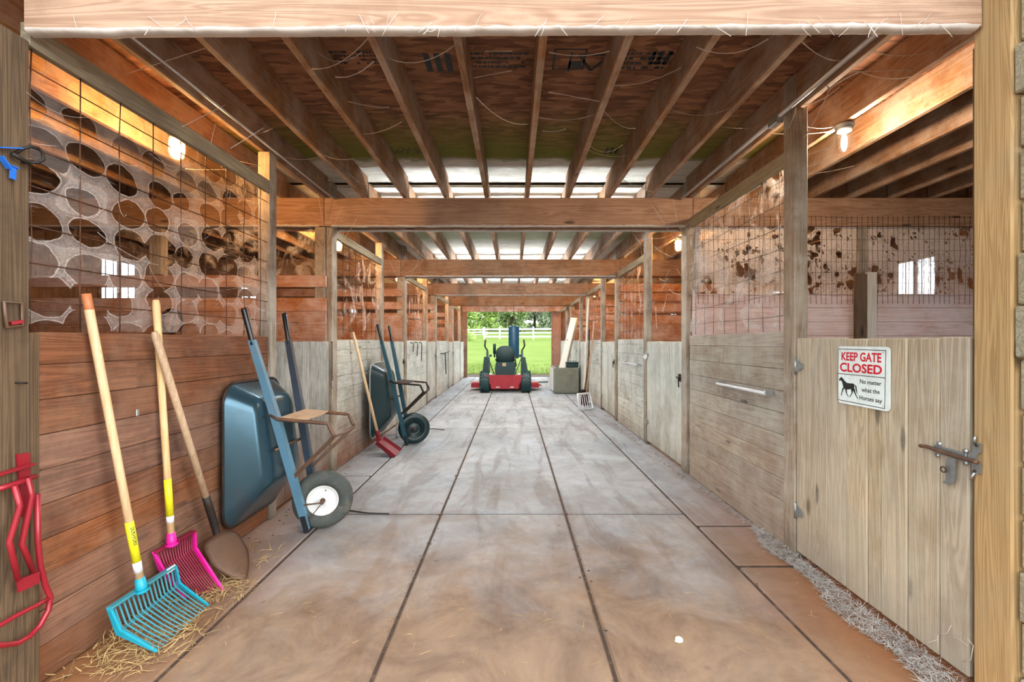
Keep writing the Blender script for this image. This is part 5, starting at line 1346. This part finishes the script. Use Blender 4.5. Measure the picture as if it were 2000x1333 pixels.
for (a, b, s_, r_) in (((1570, 270), (1620, 175), .02, .0028), ((1620, 175), (1680, 140), -.01, .003), ((1680, 140), (1780, 150), .02, .0026), ((1570, 205), (1640, 170), .02, .002)):
    mb.tube(sag(onX(*a, XR + .02), onX(*b, XR + .06), s_), r_, 6)
for pts in (((1832, 1240), (1850, 1238), (1858, 1222)), ((1852, 1242), (1876, 1250), (1890, 1262)), ((1890, 1248), (1901, 1262), (1896, 1290), (1880, 1293)), ((1832, 1240), (1832, 1275)), ((1800, 1260), (1832, 1250))):
    mb.tube([onX(*q, XR - .004) for q in pts], .0011, 5)
for k in range(26):                               # hanging from the rails and the wire
    y = R.uniform(1.85, 3.35); z = R.uniform(1.5, 2.45); mb.tube(sag((XL - .02, y, z), (XL - .03 + R.uniform(-.03, .05), y + R.uniform(-.3, .3), z - R.uniform(.02, .12)), R.uniform(.01, .06)), R.uniform(.0005, .0011), 5)
for k in range(22):
    y = R.uniform(3.0, 4.5); z = R.uniform(1.6, 2.48); mb.tube(sag((XR + .02, y, z), (XR + .03, y + R.uniform(-.3, .3), z - R.uniform(.02, .12)), R.uniform(.01, .06)), R.uniform(.0005, .0011), 5)
for k in range(30):
    y = R.choice([5.0, 5.4, 6.0, 8.0, 8.6, 9.2]) + R.uniform(-.2, .3); s_ = R.choice([XL - .02, XR + .02]); z = R.uniform(1.7, 2.4)
    mb.tube(sag((s_, y, z), (s_ + R.uniform(-.05, .05), y + R.uniform(-.4, .4), z - R.uniform(-.1, .3)), R.uniform(-.02, .05)), R.uniform(.0012, .003), 5)
for (x_, y_) in ((XL - .05, 4.6), (XR + .03, 3.0), (XL - .05, 3.4), (1.69, 4.6), (XL, 7.7), (XR, 6.0), (XR, 7.75)):
    for k in range(5): mb.tube(sag((x_, y_, R.uniform(2.2, 2.75)), (x_ + R.uniform(-.4, .4) , y_ - R.uniform(.05, .3), R.uniform(2.35, 2.78)), R.uniform(0, .05)), R.uniform(.001, .0024), 5)
single('cobweb', mb, M['cob'], 'cobweb threads hanging from the rails and posts of the stall fronts', 'cobweb', kind='stuff', fixn=False)
def sheet(name, axis, c, u0, u1, z0, z1, mat, label, nu=40, nz=24, amp=.012):
    mb = MB(); vs = []; fs = []
    for j in range(nz + 1):
        for i in range(nu + 1):
            u = u0 + (u1 - u0) * i / nu; z = z0 + (z1 - z0) * j / nz; o = amp * mnoise.noise((u * 3, z * 3, c)) + amp * .5 * mnoise.noise((u * 9, z * 9, c))
            vs.append((c + o, u, z) if axis == 'x' else (u, c + o, z))
    for j in range(nz):
        for i in range(nu): a = j * (nu + 1) + i; fs.append((a, a + 1, a + nu + 2, a + nu + 1))
    mb.add(vs, fs, True); single(name, mb, mat, label, 'cobweb', kind='stuff', fixn=False)
sheet('cobweb', 'x', XL - .026, 1.75, 3.44, 1.40, 2.48, M['webgrid'], 'web cloth with round openings stretched over the rusty wire panel', amp=.004)
sheet('cobweb', 'y', 4.617, 1.84, 5.4, 1.80, 2.515, M['websheet'], 'thick grey web cloth hanging on the fine mesh behind the sign gate', 60, 20, .015)
sheet('cobweb', 'x', XR + .03, 3.0, 4.6, 1.45, 2.49, M['webshred'], 'torn webs on the wire panel above the tan plank wall', amp=.01)
for i in (1, 2):
    sheet('cobweb', 'x', XL - .03, PY[i] + .16, GL[i], 1.4, 2.42, M['webshred'], f'torn webs on the wire panel of the {BAY[i]} left stall', amp=.01)
    sheet('cobweb', 'x', XR + .03, GR[i] + .13, PY[i + 1] - .05, 1.4, 2.42, M['webshred'], f'torn webs on the wire panel of the {BAY[i]} right stall', amp=.01)
sheet('cobweb', 'y', 4.66, -5.3, -2.0, 2.03, 2.51, M['webshred'], 'torn webs in the gap above the orange lit partition', amp=.015)
# dusty web felt, its white also painting light on the beam undersides
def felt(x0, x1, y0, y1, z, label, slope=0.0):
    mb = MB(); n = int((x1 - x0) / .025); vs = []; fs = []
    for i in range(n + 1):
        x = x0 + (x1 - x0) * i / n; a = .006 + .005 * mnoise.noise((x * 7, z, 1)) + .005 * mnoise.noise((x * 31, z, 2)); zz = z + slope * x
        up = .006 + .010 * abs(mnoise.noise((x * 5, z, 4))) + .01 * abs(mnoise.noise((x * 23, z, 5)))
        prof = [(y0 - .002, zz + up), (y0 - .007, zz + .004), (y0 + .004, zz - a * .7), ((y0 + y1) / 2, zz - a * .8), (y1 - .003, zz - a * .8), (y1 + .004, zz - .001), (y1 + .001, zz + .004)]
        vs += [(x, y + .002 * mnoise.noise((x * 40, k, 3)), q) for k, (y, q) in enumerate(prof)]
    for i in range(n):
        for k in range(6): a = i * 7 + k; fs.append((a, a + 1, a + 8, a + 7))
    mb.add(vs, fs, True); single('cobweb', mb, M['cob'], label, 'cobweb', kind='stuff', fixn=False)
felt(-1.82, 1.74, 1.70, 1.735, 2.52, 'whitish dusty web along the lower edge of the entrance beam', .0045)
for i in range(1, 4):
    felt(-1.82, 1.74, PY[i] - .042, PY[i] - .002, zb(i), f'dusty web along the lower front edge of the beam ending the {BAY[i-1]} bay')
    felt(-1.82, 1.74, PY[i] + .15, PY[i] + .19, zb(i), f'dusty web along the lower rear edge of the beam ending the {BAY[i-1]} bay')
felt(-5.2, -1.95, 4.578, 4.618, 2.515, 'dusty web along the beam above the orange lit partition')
mb = MB()
for k in range(40):
    x = R.uniform(-1.7, 1.65); mb.tube(sag((x, 1.695, 2.53 + R.uniform(-.01, .05)), (x + R.uniform(-.06, .06), 1.69, 2.53 - R.uniform(0.0, .05)), R.uniform(-.01, .01), 4), R.uniform(.0006, .0016), 5)
single('cobweb', mb, M['cob'], 'short web threads dangling from the entrance beam', 'cobweb', kind='stuff', fixn=False)
